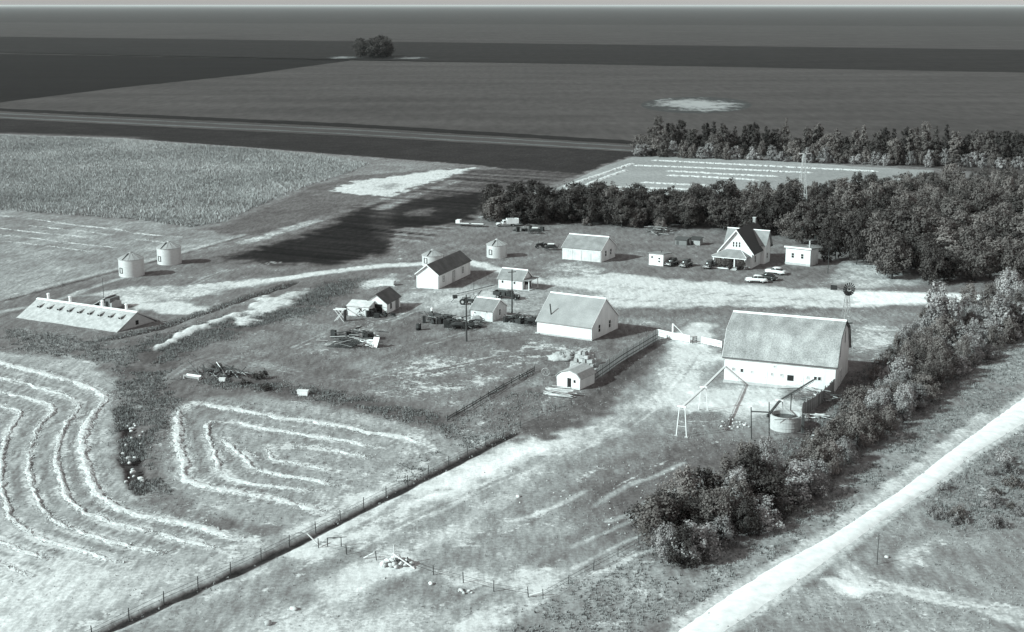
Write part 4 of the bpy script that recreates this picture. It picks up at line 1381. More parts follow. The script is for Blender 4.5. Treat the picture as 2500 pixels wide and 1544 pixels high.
# low board coops by the trees behind the parked cars
for i, (u, v, ln) in enumerate(((1648, 598, 3.4), (1684, 598, 3.0))):
    x, y = G(u, v)
    r = thing('chicken_coop', ('low dark-roofed board coop behind the flat-roofed shed, left one', 'low dark-roofed board coop behind the parked cars, right one')[i], 'coop', (x, y), math.radians(-27))
    MB().box(0, ln, 0, 2.4, -.2, 1.5).build('wall', WOODG, r)
    MB().add([(-.2, -.3, 1.52), (ln + .2, -.3, 1.52), (ln + .2, 2.6, 2.0), (-.2, 2.6, 2.0), (-.2, -.3, 1.66), (ln + .2, -.3, 1.66), (ln + .2, 2.6, 2.12), (-.2, 2.6, 2.12)], [(0, 3, 2, 1), (4, 5, 6, 7), (0, 1, 5, 4), (1, 2, 6, 5), (2, 3, 7, 6), (3, 0, 4, 7)]).build('roof', WOODD, r)
    MB().box(.4, 1.1, -.04, -.005, 0, 1.2).build('door', WOODD, r)


# ---------------------------------------------------------------- vehicles
def ring(x, w, zb, zt, n=12, pw=0.55):
    """rounded rectangular section in the y z plane"""
    out = []
    zc, hz = (zb + zt) / 2, (zt - zb) / 2
    for i in range(n):
        a = 2 * math.pi * i / n + math.pi / n
        c, s = math.cos(a), math.sin(a)
        out.append((x, math.copysign(abs(c) ** pw, c) * w, zc + math.copysign(abs(s) ** pw, s) * hz))
    return out


def wheel(parent, x, y, rad, w=0.2, m=None):
    o = MB().tube((x, y - w / 2, rad), (x, y + w / 2, rad), rad, rad, 14).build('wheel', m or TYRE, parent)
    MB().tube((x, y - w / 2 - .02, rad), (x, y + w / 2 + .02, rad), rad * .45, rad * .45, 10).build('hubcap', CHROME, o)
    return o


def car(u, v, ang, label, paint, fat=False):
    x, y = G(u, v)
    r = thing('car', label, 'car', (x, y), math.radians(ang), 'cars parked by the house')
    h = 1.72 if fat else 1.6
    r.scale = (1.08, 1.08, 1.2)
    secs = [ring(xx, w, .34, zt) for xx, w, zt in ((-2.5, .55, .72), (-2.38, .78, .86), (-1.9, .88, .98), (-1.2, .91, 1.03), (0, .92, 1.03), (1.0, .92, 1.04), (1.7, .86, 1.02), (2.2, .74, .94), (2.42, .55, .80))]
    body = MB().loft(secs)
    for sx in (-1.5, 1.5):                     # fenders
        for sy in (-1, 1):
            body.loft([[(p[0] , p[1] + sy * .74, p[2]) for p in ring(sx + xx, .2 * kk, .35, .35 + .55 * kk, 8)] for xx, kk in ((-.62, .4), (-.4, .85), (0, 1.0), (.4, .85), (.62, .4))])
    body.build('body', paint, r, smooth=True)
    gz = 1.0
    g = [ring(xx, w, gz - .08, zt, 12, .6) for xx, w, zt in ((-1.75, .62, gz + .05), (-1.25, .72, h - .16), (-.2, .76, h - .1), (.45, .72, h - .16), (.95, .66, gz + .05))]
    MB().loft(g).build('window_glass', GLASS, r, smooth=True)
    rf = [ring(xx, w, zb, zt, 12, .6) for xx, w, zb, zt in ((-1.4, .58, h - .32, h - .2), (-1.05, .72, h - .22, h - .03), (-.2, .77, h - .20, h), (.35, .72, h - .22, h - .04), (.62, .58, h - .32, h - .2))]
    MB().loft(rf).build('roof', paint, r, smooth=True)
    for sy in (-1, 1):
        MB().beam((-.35, sy * .79, gz), (-.35, sy * .72, h - .15), .1, .06).build('pillar', paint, r)
        for sx in (-1.5, 1.5):
            wheel(r, sx, sy * .80, .34)
        MB().tube((2.28, sy * .55, .78), (2.44, sy * .55, .78), .13, .11, 9).build('headlight', CHROME, r)
    MB().box(2.42, 2.56, -.85, .85, .42, .58).build('front_bumper', CHROME, r)
    MB().box(-2.62, -2.48, -.85, .85, .42, .58).build('rear_bumper', CHROME, r)
    MB().box(2.36, 2.46, -.32, .32, .5, .76).build('grille', CHROME, r)
    return r


car(1846, 690, 168, 'white sedan parked nearest the camera in front of the house', CARW)
car(1872, 684, 150, 'dark sedan parked between the two white cars', CARD)
car(1893, 670, 146, 'white sedan parked farthest right beside the shed-roofed outbuilding', CARW)
car(1641, 648, 238, 'dark old car tucked right beside the flat-roofed shed', CARD, True)
car(1675, 651, 240, 'charcoal rounded car in the middle between shed and porch', CARD2, True)
car(1733, 654, 240, 'dark rounded car half hidden behind the porch corner', CARD2, True)


def truck(u, v, ang, label, cabm, boxm, group, boxh=1.4, blen=3.4):
    x, y = G(u, v)
    r = thing('truck', label, 'truck', (x, y), math.radians(ang), group)
    MB().loft([ring(xx, w, .55, zt) for xx, w, zt in ((1.0, .8, 1.25), (1.9, .75, 1.25), (2.6, .65, 1.15), (2.75, .5, 1.0))]).build('bonnet', cabm, r, smooth=True)
    MB().loft([ring(xx, w, .55, zt) for xx, w, zt in ((-.4, .85, 1.9), (-.3, .9, 2.05), (.7, .9, 2.0), (1.05, .85, 1.35))]).build('cab', cabm, r, smooth=True)
    MB().box(.72, .98, -.7, .7, 1.4, 1.8).build('windscreen', GLASS, r)
    for sy in (-1, 1):
        MB().box(-.1, .6, sy * .9 - .02, sy * .9 + .02, 1.35, 1.8).build('side_window', GLASS, r)
        MB().box(-blen - .5, -.5, sy * 1.05 - .05, sy * 1.05 + .05, .9, .9 + boxh).build('box_side', boxm, r)
        wheel(r, 2.0, sy * .85, .42)
        wheel(r, -2.4, sy * .85, .45, .32)
        MB().tube((2.7, sy * .5, 1.0), (2.82, sy * .5, 1.0), .13, .12, 8).build('headlight', CHROME, r)
    MB().box(-blen - .5, -.5, -1.0, 1.0, .8, .9).build('box_floor', boxm, r)
    MB().box(-blen - .55, -blen - .45, -1.05, 1.05, .9, .9 + boxh).build('tailgate', boxm, r)
    MB().box(-.55, -.45, -1.05, 1.05, .9, .9 + boxh).build('headboard', boxm, r)
    return r


truck(1242, 730, -25, 'dark farm truck parked behind the small gabled shed', CARD, WOODD, 'farm trucks', .8, 3.0)
truck(1233, 553, 190, 'white grain truck parked by the far tree line', WHITE2, WHITE, 'farm trucks', 1.5, 3.6)


def tractor(u, v, ang, label, seatm=IRONL):
    x, y = G(u, v)
    r = thing('tractor', label, 'tractor', (x, y), math.radians(ang), 'old tractors and engines')
    MB().loft([ring(xx, w, .7, zt, 10) for xx, w, zt in ((-.4, .3, 1.4), (.2, .32, 1.45), (1.4, .32, 1.4), (1.6, .28, 1.3))]).build('engine_hood', IRON, r)
    MB().box(-1.0, -.3, -.35, .35, .6, 1.1).build('gearbox', IRON, r)
    MB().tube((.9, 0, 1.4), (.9, 0, 2.2), .05).build('exhaust', IRON, r)
    MB().box(-1.1, -.7, -.25, .25, 1.25, 1.4).build('seat', seatm, r)
    MB().tube((-.4, 0, 1.4), (-.62, 0, 1.75), .03).build('steering_column', IRON, r)
    for sy in (-1, 1):
        wheel(r, -.8, sy * .8, .72, .3)
        wheel(r, 1.3, sy * .55, .38, .16)
    return r


tractor(1322, 606, 200, 'old tractor standing beyond the lone grain bin')
tractor(1141, 744, -20, 'old dark tractor parked left of the small gabled shed')


def rim_wheel(mb, c, rad, ax, n=16, t=.05):
    """open spoked wheel"""
    ax = Vector(ax).normalized()
    u_ = ax.orthogonal().normalized()
    v_ = ax.cross(u_)
    c = Vector(c)
    pts = [c + (u_ * math.cos(2 * math.pi * i / n) + v_ * math.sin(2 * math.pi * i / n)) * rad for i in range(n)]
    for i in range(n):
        mb.beam(pts[i], pts[(i + 1) % n], t, t * 1.6)
    for i in range(0, n, 2):
        mb.beam(c, pts[i], t * .6)
    return mb


# grain auger by the yard pole
x, y = G(1160, 735)
r = thing('grain_auger', 'long inclined grain auger on two wheels behind the small gabled shed', 'auger', (x, y), math.radians(14))
MB().tube((-4.4, 0, 1.4), (5.0, 0, 3.2), .17).build('tube', IRONL, r)
MB().beam((-4.2, 0, 1.85), (4.6, 0, 3.5), .12, .1).build('drive_shaft', IRON, r)
for yy in (-.7, .7):
    MB().beam((0, yy, .5), (1.6, 0, 2.5), .09).build('strut', IRON, r)
    rim_wheel(MB(), (0, yy, .5), .5, (0, 1, 0)).build('wheel', IRON, r)
MB().beam((0, -.8, .5), (0, .8, .5), .1).build('axle', IRON, r)
MB().box(-5.2, -4.2, -.5, .5, .9, 1.6).build('hopper', IRON, r)
MB().beam((-4.4, 0, 1.3), (-5.6, 0, 0), .1).build('tongue', WOODD, r)


# threshing machinery and implements
def implement(u, v, ang, label, name, cat, cols, seed, ln=4.0, white=0, group='old farm machinery'):
    x, y = G(u, v)
    rg = random.Random(seed)
    r = thing(name, label, cat, (x, y), math.radians(ang), group)
    MB().beam((-ln / 2, 0, .7), (ln / 2, 0, .75), .22, .18).build('frame', cols[0], r)
    for xx in (-ln * .3, ln * .3):
        MB().beam((xx, -.9, .5), (xx, .9, .5), .12).build('axle', IRON, r)
        for yy in (-.95, .95):
            rim_wheel(MB(), (xx, yy, .5), .5, (0, 1, 0)).build('wheel', IRON, r)
    MB().loft([ring(xx, w, .8, zt, 8, .8) for xx, w, zt in ((-ln * .35, .5, 1.3), (-ln * .1, .6, 1.7), (ln * .25, .55, 1.6), (ln * .38, .4, 1.2))]).build('housing', cols[1], r)
    MB().beam((ln / 2, 0, .75), (ln / 2 + 1.6, rg.uniform(-.5, .5), .1), .1).build('drawbar', WOODG, r)
    for i in range(5):
        a = (rg.uniform(-ln / 2, ln / 2), rg.uniform(-.8, .8), rg.uniform(.4, 1.0))
        c = (a[0] + rg.uniform(-1, 1), a[1] + rg.uniform(-.6, .6), rg.uniform(1.2, 2.0))
        MB().beam(a, c, .08).build('rod', IRON, r)
    if white:
        MB().box(-.9, .9, -.7, .7, 1.72, 1.84).build('sheet_metal_cover', TRIM, r)
    return r


implement(1306, 571, -10, 'dark binder with white canvas deck near the far trees', 'binder', 'machinery', (IRON, WOODD), 1, 4.2, 1)
implement(1345, 611, -6, 'threshing machine with pale hopper beyond the lone grain bin', 'threshing_machine', 'machinery', (IRON, IRON), 2, 3.8, 1)
implement(1090, 786, -20, 'dark dismantled implement left of the tall yard pole', 'cultivator', 'machinery', (IRON, WOODD), 3, 4.4)
implement(1118, 805, -8, 'bulky dark mower wreck right beside the tall yard pole', 'mower', 'machinery', (IRON, IRON), 4, 4.4)
implement(1065, 783, -35, 'long rusty rake with bright tines left of the yard pole', 'hay_rake', 'machinery', (IRONL, IRON), 5, 4.6)
implement(1165, 790, -14, 'low harrow frame lying in front of the small gabled shed', 'harrow', 'machinery', (IRON, WOODG), 6, 3.0)
implement(1262, 787, -12, 'dark seed drill parked between shed and workshop', 'seed_drill', 'machinery', (WOODD, WOODD), 7, 5.4, 0)
implement(1298, 795, -16, 'small dark cart against the left end of the workshop', 'cart', 'machinery', (WOODD, IRON), 8, 3.0, 0)
implement(895, 772, -10, 'dark implement lying before the shop lean-to', 'plough', 'machinery', (IRON, IRON), 9, 4.6)
implement(857, 768, 12, 'small pale implement between timber stand and shop', 'fanning_mill', 'machinery', (WOODG, IRONL), 10, 2.2)
# flat deck wagon at the far tree line
x, y = G(1150, 553)
r = thing('hay_wagon', 'low flat wagon with white front panel beside the dark ploughed field', 'wagon', (x, y), math.radians(-14))
MB().box(-4.4, 4.2, -1.0, 1.0, .75, .92).build('deck', WOODG, r)
MB().box(-4.6, -3.3, -1.1, 1.1, .92, 1.9).build('front_box', TRIM, r)
MB().box(-3.2, -.4, -1.06, -.98, .92, 1.15).build('side_board', TRIM, r)
MB().box(.4, 4.2, -1.06, -.98, .92, 1.15).build('side_board', TRIM, r)
for xx in (-2.8, 2.6):
    for yy in (-.9, .9):
        rim_wheel(MB(), (xx, yy, .45), .45, (0, 1, 0)).build('wheel', IRON, r)
# white sledge box near the storage building
x, y = G(948, 697)
r = thing('water_trough', 'white box trough on skids left of the storage building', 'trough', (x, y), math.radians(-16))
MB().add([(-1.9, -.5, .2), (1.5, -.5, .2), (1.5, .7, .2), (-1.9, .7, .2), (-2.0, -.7, 1.2), (1.7, -.7, 1.2), (1.7, .9, 1.2), (-2.0, .9, 1.2)], [(0, 3, 2, 1), (4, 5, 6, 7), (0, 1, 5, 4), (1, 2, 6, 5), (2, 3, 7, 6), (3, 0, 4, 7)]).build('tub', WHITE2, r)
for yy in (-.4, .6):
    MB().box(-2.2, 1.8, yy - .1, yy + .1, -.05, .2).build('skid', WOODL, r)
# oil drum and small boxes
x, y = G(1022, 806)
r = thing('oil_drum', 'dark steel drum standing alone below the yard', 'drum', (x, y))
MB().lathe([(0, .02), (.55, .02), (.55, .5), (.58, .53), (.55, .56), (.55, 1.3), (0, 1.3)], 16).build('shell', IRON, r, smooth=True)
MB().tube((.2, .1, 1.3), (.2, .1, 1.36), .07).build('bung', IRONL, r)
x, y = G(1055, 777)
r = thing('fuel_pump', 'slim hand fuel pump with white head beside the rusty implements', 'pump', (x, y))
MB().lathe([(0, -.1), (.28, -.1), (.26, 1.1), (.2, 1.2), (.2, 1.6)], 12).build('body', IRON, r)
MB().lathe([(.2, 1.6), (.3, 1.65), (.32, 2.1), (.2, 2.3), (0, 2.32)], 12).build('head', TRIM, r)
MB().tube((.25, 0, 1.2), (.55, .1, .6), .04).build('hose', TYRE, r)


def crate(u, v, w, d, h, ang, label):
    x, y = G(u, v)
    r = thing('wooden_box', label, 'box', (x, y), math.radians(ang), 'white boxes along the weedy margin')
    MB().add([(-w / 2, -d / 2, -.1), (w / 2, -d / 2, -.1), (w / 2, d / 2, -.1), (-w / 2, d / 2, -.1), (-w * .57, -d / 2, h), (w * .57, -d / 2, h), (w * .57, d / 2, h), (-w * .57, d / 2, h)], [(0, 3, 2, 1), (0, 1, 5, 4), (1, 2, 6, 5), (2, 3, 7, 6), (3, 0, 4, 7)]).build('side', WHITE, r)
    MB().box(-w * .6, w * .6, -d * .55, d * .55, h, h + .1).build('lid', WHITE, r)
    return r


crate(740, 966, 1.7, .8, .9, -10, 'white tapered box alone in the weeds, right of the pole heap')
crate(543, 932, 1.0, .6, .6, -5, 'small white box at the foot of the pole heap')
x, y = G(470, 926)
r = thing('feed_trough', 'white slanting feed trough left of the pole heap', 'trough', (x, y), math.radians(-24))
for s in (-1, 1):
    MB().add([(-1.6, 0, .15), (1.6, 0, .15), (1.6, s * .5, .75), (-1.6, s * .5, .75), (-1.6, s * .06, .12), (1.6, s * .06, .12), (1.6, s * .55, .72), (-1.6, s * .55, .72)], [(0, 1, 2, 3), (7, 6, 5, 4), (0, 4, 5, 1), (2, 6, 7, 3)]).build('trough_board', WHITE, r)
for xx in (-1.6, 1.6):
    MB().box(xx - .05, xx + .05, -.45, .45, -.1, .6).build('end_board', WHITE2, r)


# heaps of poles, planks and junk: every stick a part
def heap(u, v, ang, label, name, cat, sticks, seed, ln=(3, 6), spread=(3, 1.5), hh=1.2, mats=None, tilt=.35, main=0.0):
    x, y = G(u, v)
    rg = random.Random(seed)
    r = thing(name, label, cat, (x, y), math.radians(ang))
    for i in range(sticks):
        a = main + rg.gauss(0, tilt)
        L_ = rg.uniform(*ln)
        c = Vector((rg.gauss(0, spread[0] * .4), rg.gauss(0, spread[1] * .4), rg.uniform(.1, hh)))
        d = Vector((math.cos(a), math.sin(a), rg.uniform(-.16, .16)))
        p0, p1 = c - d * L_ / 2, c + d * L_ / 2
        p0.z, p1.z = max(p0.z, .05), max(p1.z, .05)
        m = rg.choice(mats or (WOODG, WOODD, WOODL))
        if rg.random() < .5:
            MB().beam(p0, p1, rg.uniform(.15, .3), rg.uniform(.04, .08)).build('board', m, r)
        else:
            MB().tube(p0, p1, rg.uniform(.06, .11), rg.uniform(.04, .08), 6).build('pole', m, r)
    return r


h1 = heap(540, 915, -10, 'heap of dark poles and brush left in the weeds below the bank', 'pole_heap', 'wood pile', 48, 3, (2.5, 5), (6, 2), 1.4, (WOODD, WOODD, WOODG), .5, 2.3)
MB().tube((-1.4, 1.5, 1.9), (1.5, -1.2, .1), .1, .07).build('pole', WOODL, h1)
MB().tube((1.0, 1.0, .8), (4.8, .9, .3), .08, .06).build('pole', WOODL, h1)
h2 = heap(862, 843, -15, 'scrap lumber pile with white panels and dark planks below the shop', 'lumber_pile', 'wood pile', 60, 4, (1.5, 4), (6, 2.4), 1.5, (WOODL, WOODD, WOODD, WOODD, WOODG), .6, 0.2)
for dx, dy, w, h, rz in ((2.4, -.5, 2.4, 1.3, .1), (1.0, -.4, 1.6, 1.2, -.1), (4.2, -1.1, 1.3, 2.0, .3)):
    MB().add([(dx, dy, .1), (dx + w, dy - .2, .1), (dx + w * .95 + rz, dy + .9, h), (dx + rz, dy + 1.0, h), (dx, dy + .06, .1), (dx + w, dy - .14, .1), (dx + w * .95 + rz, dy + .96, h), (dx + rz, dy + 1.06, h)], [(3, 2, 1, 0), (4, 5, 6, 7), (0, 1, 5, 4), (1, 2, 6, 5), (2, 3, 7, 6), (3, 0, 4, 7)]).build('panel', WHITE, h2)
for i in range(12):
    a = -2.2 + i * .42
    MB().beam((a, -.2, 1.2), (a - 2.2, -2.9, .05), .22, .08).build('plank', WOODD, h2)
h3 = heap(848, 822, 10, 'small dark brush and post heap behind the lumber pile', 'post_heap', 'wood pile', 14, 6, (1, 2.4), (3, 1), .8, (WOODD,), .8)
h4 = heap(768, 965, -3, 'few loose boards lying flat near the white tapered box', 'loose_boards', 'boards', 5, 8, (1.5, 3), (4, .6), .15, (WOODD, WOODG), .3)
h5 = heap(1367, 966, -22, 'stack of long pale boards in front of the poultry hut', 'board_stack', 'wood pile', 22, 9, (4.2, 5.2), (1.2, 1.4), 1.3, (WOODL, WOODL, WOODW), .05)
h6 = heap(1430, 572, -5, 'loose poles on the grass behind the implement shed', 'loose_poles', 'boards', 6, 12, (2, 4), (7, 1.0), .3, (WOODG, WOODD), .4)
h7 = heap(1975, 1020, -20, 'scattered pale planks and rubble right of the round tank', 'plank_scatter', 'boards', 16, 13, (1.5, 4), (4, 1.2), .6, (WOODL, WOODW, STONE), .4)

for u_, v_, an_, lb_, n_, sd_ in ((1076, 790, -20, 'tangled dark scrap heap left of the tall yard pole', 26, 41), (1128, 800, -10, 'dark scrap iron heap at the foot of the tall yard pole', 26, 42), (1275, 790, -15, 'dark scrap row between the small shed and workshop', 28, 43), (905, 772, -12, 'dark scrap in front of the shop lean-to', 20, 44), (1285, 565, -6, 'dark scrap near the far binder', 10, 45), (885, 828, -10, 'dark plank and branch tangle behind the white panels', 22, 46)):
    sh_ = heap(u_, v_, an_, lb_, 'scrap_heap', 'scrap', n_, sd_, (.8, 2.6), (5.5, 2.0), 1.6, (IRON, IRON, WOODD, WOODD, WOODD, IRONL), .9)
    sh_.scale = (1.15, 1.15, 1.4)
    rs_ = random.Random(sd_)
    for k_ in range(9):
        w_, d_, h_ = rs_.uniform(.4, 1.1), rs_.uniform(.4, .9), rs_.uniform(.4, 1.3)
        MB().box(-w_ / 2, w_ / 2, -d_ / 2, d_ / 2, -.1, h_).build('iron_part', IRON, sh_, loc=(rs_.gauss(0, 2.0), rs_.gauss(0, .7), 0), rz=rs_.uniform(0, 3))


bp_ = heap(1608, 572, -10, 'brush pile of pale branches before the wood, left of the coops', 'brush_pile', 'brush', 46, 47, (1.5, 4), (5, 2.4), 2.2, (WOODL, WOODG, WOODD, WOODD), 1.2)


# X braced timber stand
x, y = G(831, 784)
r = thing('timber_stand', 'white X-braced timber stand on four legs beside the shop', 'stand', (x, y), math.radians(-16))
for yy in (-.6, .6):
    b0 = MB().beam((-1.1, yy, 0), (.9, yy, 2.5), .1).build('brace', WOODW, r)
    MB().beam((1.0, yy, 0), (-1.0, yy, 2.5), .1).build('brace', WOODW, r)
    MB().box(-1.3, 1.2, yy - .08, yy + .08, 2.5, 2.68).build('top_rail', TRIM, r)
MB().box(1.0, 1.15, -.6, .6, .1, 2.5).build('back_panel', WOODD, r)


# ---------------------------------------------------------------- poles and towers
def utility_pole(u, v, h, label, arm=True, rad=.15):
    x, y = G(u, v)
    r = thing('utility_pole', label, 'pole', (x, y), math.radians(20), 'wooden power poles')
    MB().tube((0, 0, -.4), (0, 0, h), rad, rad * .65, 9).build('shaft', POLE, r)
    if arm:
        MB().beam((-.9, 0, h - .6), (.9, 0, h - .6), .12, .14).build('crossarm', POLE, r)
        for xx in (-.75, 0, .75):
            MB().lathe([(.05, h - .52), (.08, h - .4), (.03, h - .3), (0, h - .28)], 8, (xx, 0)).build('insulator', CHROME, r)
    return r


utility_pole(1139, 834, 9.6, 'tall dark yard pole standing among the rusty implements', rad=.19)
utility_pole(1250, 765, 9.8, 'tall dark yard pole between pump house and workshop', rad=.19)
utility_pole(1157, 722, 3.6, 'short thin pole above the grain auger', False, .07)
utility_pole(2021, 668, 6.6, 'slender pole on the lawn right of the outbuilding', False, .10)
utility_pole(2118, 652, 3.2, 'short clothesline post on the lawn near the trees', False, .07)
utility_pole(2141, 1378, 4.0, 'thin marker pole on the verge right of the gravel road', False, .06)
x, y = G(1250, 765)
r = thing('transformer', 'dark transformer can hanging on the yard pole by pump house', 'transformer', (x + .35, y, 3.2))
MB().lathe([(0, 0), (.3, .02), (.3, 1.0), (.22, 1.08), (0, 1.1)], 12).build('can', IRON, r)
MB().box(-.35, -.25, -.08, .08, .2, .8).build('bracket', IRON, r)


def tower(r, h, wb, wt, m, nseg=5, t=.09):
    cs = [(-1, -1), (1, -1), (1, 1), (-1, 1)]
    for sx, sy in cs:
        MB().beam((sx * wb, sy * wb, -.3), (sx * wt, sy * wt, h), t).build('leg', m, r)
    for k in range(1, nseg + 1):
        z = h * k / (nseg + .3)
        w = wb + (wt - wb) * z / h
        for (ax, ay), (bx, by) in zip(cs, cs[1:] + cs[:1]):
            MB().beam((ax * w, ay * w, z), (bx * w, by * w, z), t * .7).build('girt', m, r)
            z0 = h * (k - 1) / (nseg + .3)
            w0 = wb + (wt - wb) * z0 / h
            MB().beam((ax * w0, ay * w0, z0), (bx * w, by * w, z), t * .35).build('brace', m, r)


x, y = G(2061, 858)
r = thing('windmill', 'pumping windmill with dark bladed wheel and tail behind the barn', 'windmill', (x, y), math.radians(15))
H_ = 12.2
tower(r, H_, 1.25, .18, IRONL, 5)
wh = MB()
hub = Vector((-.1, -.75, H_ + .35))
b0 = MB().lathe([(0, -.18), (.2, -.15), (.2, .15), (0, .18)], 10)
b0.v = [(hub.x + p[0], hub.y + p[2], hub.z + p[1]) for p in b0.v]
ho = b0.build('hub', IRON, r)
for i in range(16):
    a = 2 * math.pi * i / 16
    ca, sa = math.cos(a), math.sin(a)

    def bp_(rd, tw, yo):
        return (hub.x + ca * rd - sa * tw, hub.y + yo, hub.z + sa * rd + ca * tw)
    MB().add([bp_(.45, -.07, .06), bp_(1.3, -.19, .12), bp_(1.3, .19, -.12), bp_(.45, .07, -.06), bp_(.45, -.07, .08), bp_(1.3, -.19, .14), bp_(1.3, .19, -.10), bp_(.45, .07, -.04)], [(0, 1, 2, 3), (7, 6, 5, 4), (0, 4, 5, 1), (1, 5, 6, 2), (2, 6, 7, 3)]).build('blade', IRON, ho)
MB().beam(hub, (-2.4, .9, H_ + .5), .07).build('tail_boom', IRON, r)
MB().add([(-1.9, .65, H_ + .05), (-3.0, 1.25, H_ - .05), (-3.0, 1.25, H_ + 1.0), (-1.9, .65, H_ + .9), (-1.9, .68, H_ + .05), (-3.0, 1.28, H_ - .05), (-3.0, 1.28, H_ + 1.0), (-1.9, .68, H_ + .9)], [(0, 1, 2, 3), (7, 6, 5, 4), (0, 4, 5, 1), (1, 5, 6, 2), (2, 6, 7, 3)]).build('tail_vane', IRON, r)
x, y = G(1955, 548)
r = thing('wind_charger', 'tall slim lattice tower with white two-bladed wind charger in the wood', 'wind turbine', (x, y), math.radians(8))
H_ = 21.6
tower(r, H_, 1.7, .22, mat('galvanised_angle', .5, .6, .1, 2), 9, .17)
MB().tube((0, -.9, H_ + .3), (0, .8, H_ + .3), .22, .16, 9).build('generator', IRON, r)
for s in (-1, 1):
    MB().add([(s * .25, -1.0, H_ + .22), (s * 1.95, -.9, H_ + .12), (s * 1.95, -.98, H_ + .5), (s * .25, -1.06, H_ + .46), (s * .25, -.95, H_ + .22), (s * 1.95, -.86, H_ + .12), (s * 1.95, -.92, H_ + .5), (s * .25, -1.0, H_ + .46)], [(0, 1, 2, 3), (7, 6, 5, 4), (0, 4, 5, 1), (1, 5, 6, 2), (2, 6, 7, 3), (3, 7, 4, 0)]).build('blade', TRIM, r)
MB().box(-.02, .02, .8, 2.2, H_ + .1, H_ + .8).build('tail_vane', IRON, r)

# ---------------------------------------------------------------- barn yard
BW = [G(1763, 921), G(1712, 1001.5), G(1662, 1066)]


def trestle(u0, v0, u1, v1, h, label, m):
    p, q_ = G(u0, v0), G(u1, v1)
    c = ((p[0] + q_[0]) / 2, (p[1] + q_[1]) / 2)
    r = thing('trestle', label, 'trestle', c, math.atan2(q_[1] - p[1], q_[0] - p[0]), 'trestles carrying the litter rails')
    w = math.dist(p, q_) / 2
    for s in (-1, 1):
        MB().beam((s * w, 0, 0), (s * w * .55, 0, h), .13).build('leg', m, r)
        MB().box(s * w - .3, s * w + .3, -.25, .25, -.1, .08).build('footing', CONC, r)
    MB().box(-w * .9, w * .75, -.12, .12, h, h + .28).build('crossbeam', TRIM, r)
    MB().beam((-w * .85, 0, h * .35), (w * .85, 0, h * .35), .05).build('tie', m, r)
    return c


RAILH = 4.75
c1 = trestle(1651, 1064, 1676, 1068, RAILH, 'tall white trestle farthest left in the barn yard', WOODW)
c2 = trestle(1705, 1001, 1727, 1003, RAILH - .9, 'white trestle midway between the barn and the far left trestle', WOODW)
c3 = trestle(1890, 1030, 1913, 1033, RAILH - 1.2, 'white trestle standing at the round tank', WOODG)
wallp = (BARN[0] + .3, BARN[1] + .3)


def rail(name, label, pts, m):
    b_ = MB()
    r = thing(name, label, 'rail', (0, 0), 0, 'overhead litter rails')
    for a, c in zip(pts[:-1], pts[1:]):
        MB().beam(a, c, .36, .10).build('rail_section', m, r)
        MB().beam((a[0], a[1], a[2] - .35), (c[0], c[1], c[2] - .35), .05, .06).build('track', IRON, r)
    return r


rail('litter_rail', 'long pale overhead rail from the barn corner to the left trestle', [(wallp[0], wallp[1], 3.0), (c2[0], c2[1], RAILH - .75), (c1[0], c1[1], RAILH + .15)], WOODW)
pA, pB = G(1835, 1073), G(1878, 1080)
p4 = G(1930, 1004)
pw = G(1985, 968)
rail('litter_rail', 'dark overhead rail from the barn past the tank to the post frame', [(pw[0], pw[1], 3.0), (p4[0], p4[1], 3.1), (c3[0], c3[1], RAILH - 1.05), (pB[0] - .2, pB[1], 4.6)], WOODD)
x, y = pA
r = thing('hoist_frame', 'dark frame of two tall posts and crossbar left of the round tank', 'frame', (x, y), math.atan2(pB[1] - pA[1], pB[0] - pA[0]))
w = math.dist(pA, pB)
MB().tube((0, 0, -.3), (-.3, 0, 5.2), .1, .08).build('post', POLE, r)
MB().tube((w, 0, -.3), (w - .3, 0, 6.4), .11, .08).build('post', POLE, r)
MB().beam((-.3, 0, 4.5), (w - .1, 0, 4.8), .14, .2).build('crossbar', POLE, r)
MB().lathe([(0, 4.0), (.22, 4.05), (.22, 4.5), (0, 4.55)], 10, (w - .35, -.1)).build('pulley', IRON, r)
x, y = p4
r = thing('rail_post', 'single dark post supporting the rail behind the round tank', 'post', (x, y))
MB().tube((0, 0, -.3), (0, 0, 3.0), .1, .09).build('shaft', POLE, r)
MB().box(-.3, .3, -.3, .3, -.1, .1).build('footing', CONC, r)
# round tank
x, y = G(1917, 1046)
r = thing('stock_tank', 'big round open stock tank, sunlit on its left, in the barn yard', 'tank', (x, y), 0)
MB().lathe([(2.35, -.2), (2.42, .05), (2.40, 2.2), (2.46, 2.25), (2.46, 2.38), (2.26, 2.38), (2.24, .4), (0, .4)], 32).build('wall', CONC, r, smooth=False)
MB().lathe([(0, 1.75), (2.25, 1.75)], 32).build('water', GLASS, r)
for z in (.6, 1.5):
    MB().lathe([(2.42, z), (2.46, z + .02), (2.46, z + .1), (2.42, z + .12)], 32).build('hoop', CONC, r)
x, y = G(1959, 1056)
r = thing('hitching_post', 'thick dark post at the right side of the round tank', 'post', (x, y))
MB().box(-.2, .2, -.2, .2, -.3, 2.9).build('shaft', WOODD, r)
MB().beam((-.1, 0, 2.4), (-4.6, -.4, 2.2), .09).build('rail', WOODG, r)


# ---------------------------------------------------------------- fences
def along(P, step):
    P = np.array(P, float)
    s = np.r_[0, np.cumsum(np.hypot(*np.diff(P, axis=0).T))]
    n = max(2, int(round(s[-1] / step)) + 1)
    t = np.linspace(0, s[-1], n)
    return [(float(np.interp(k, s, P[:, 0])), float(np.interp(k, s, P[:, 1]))) for k in t]


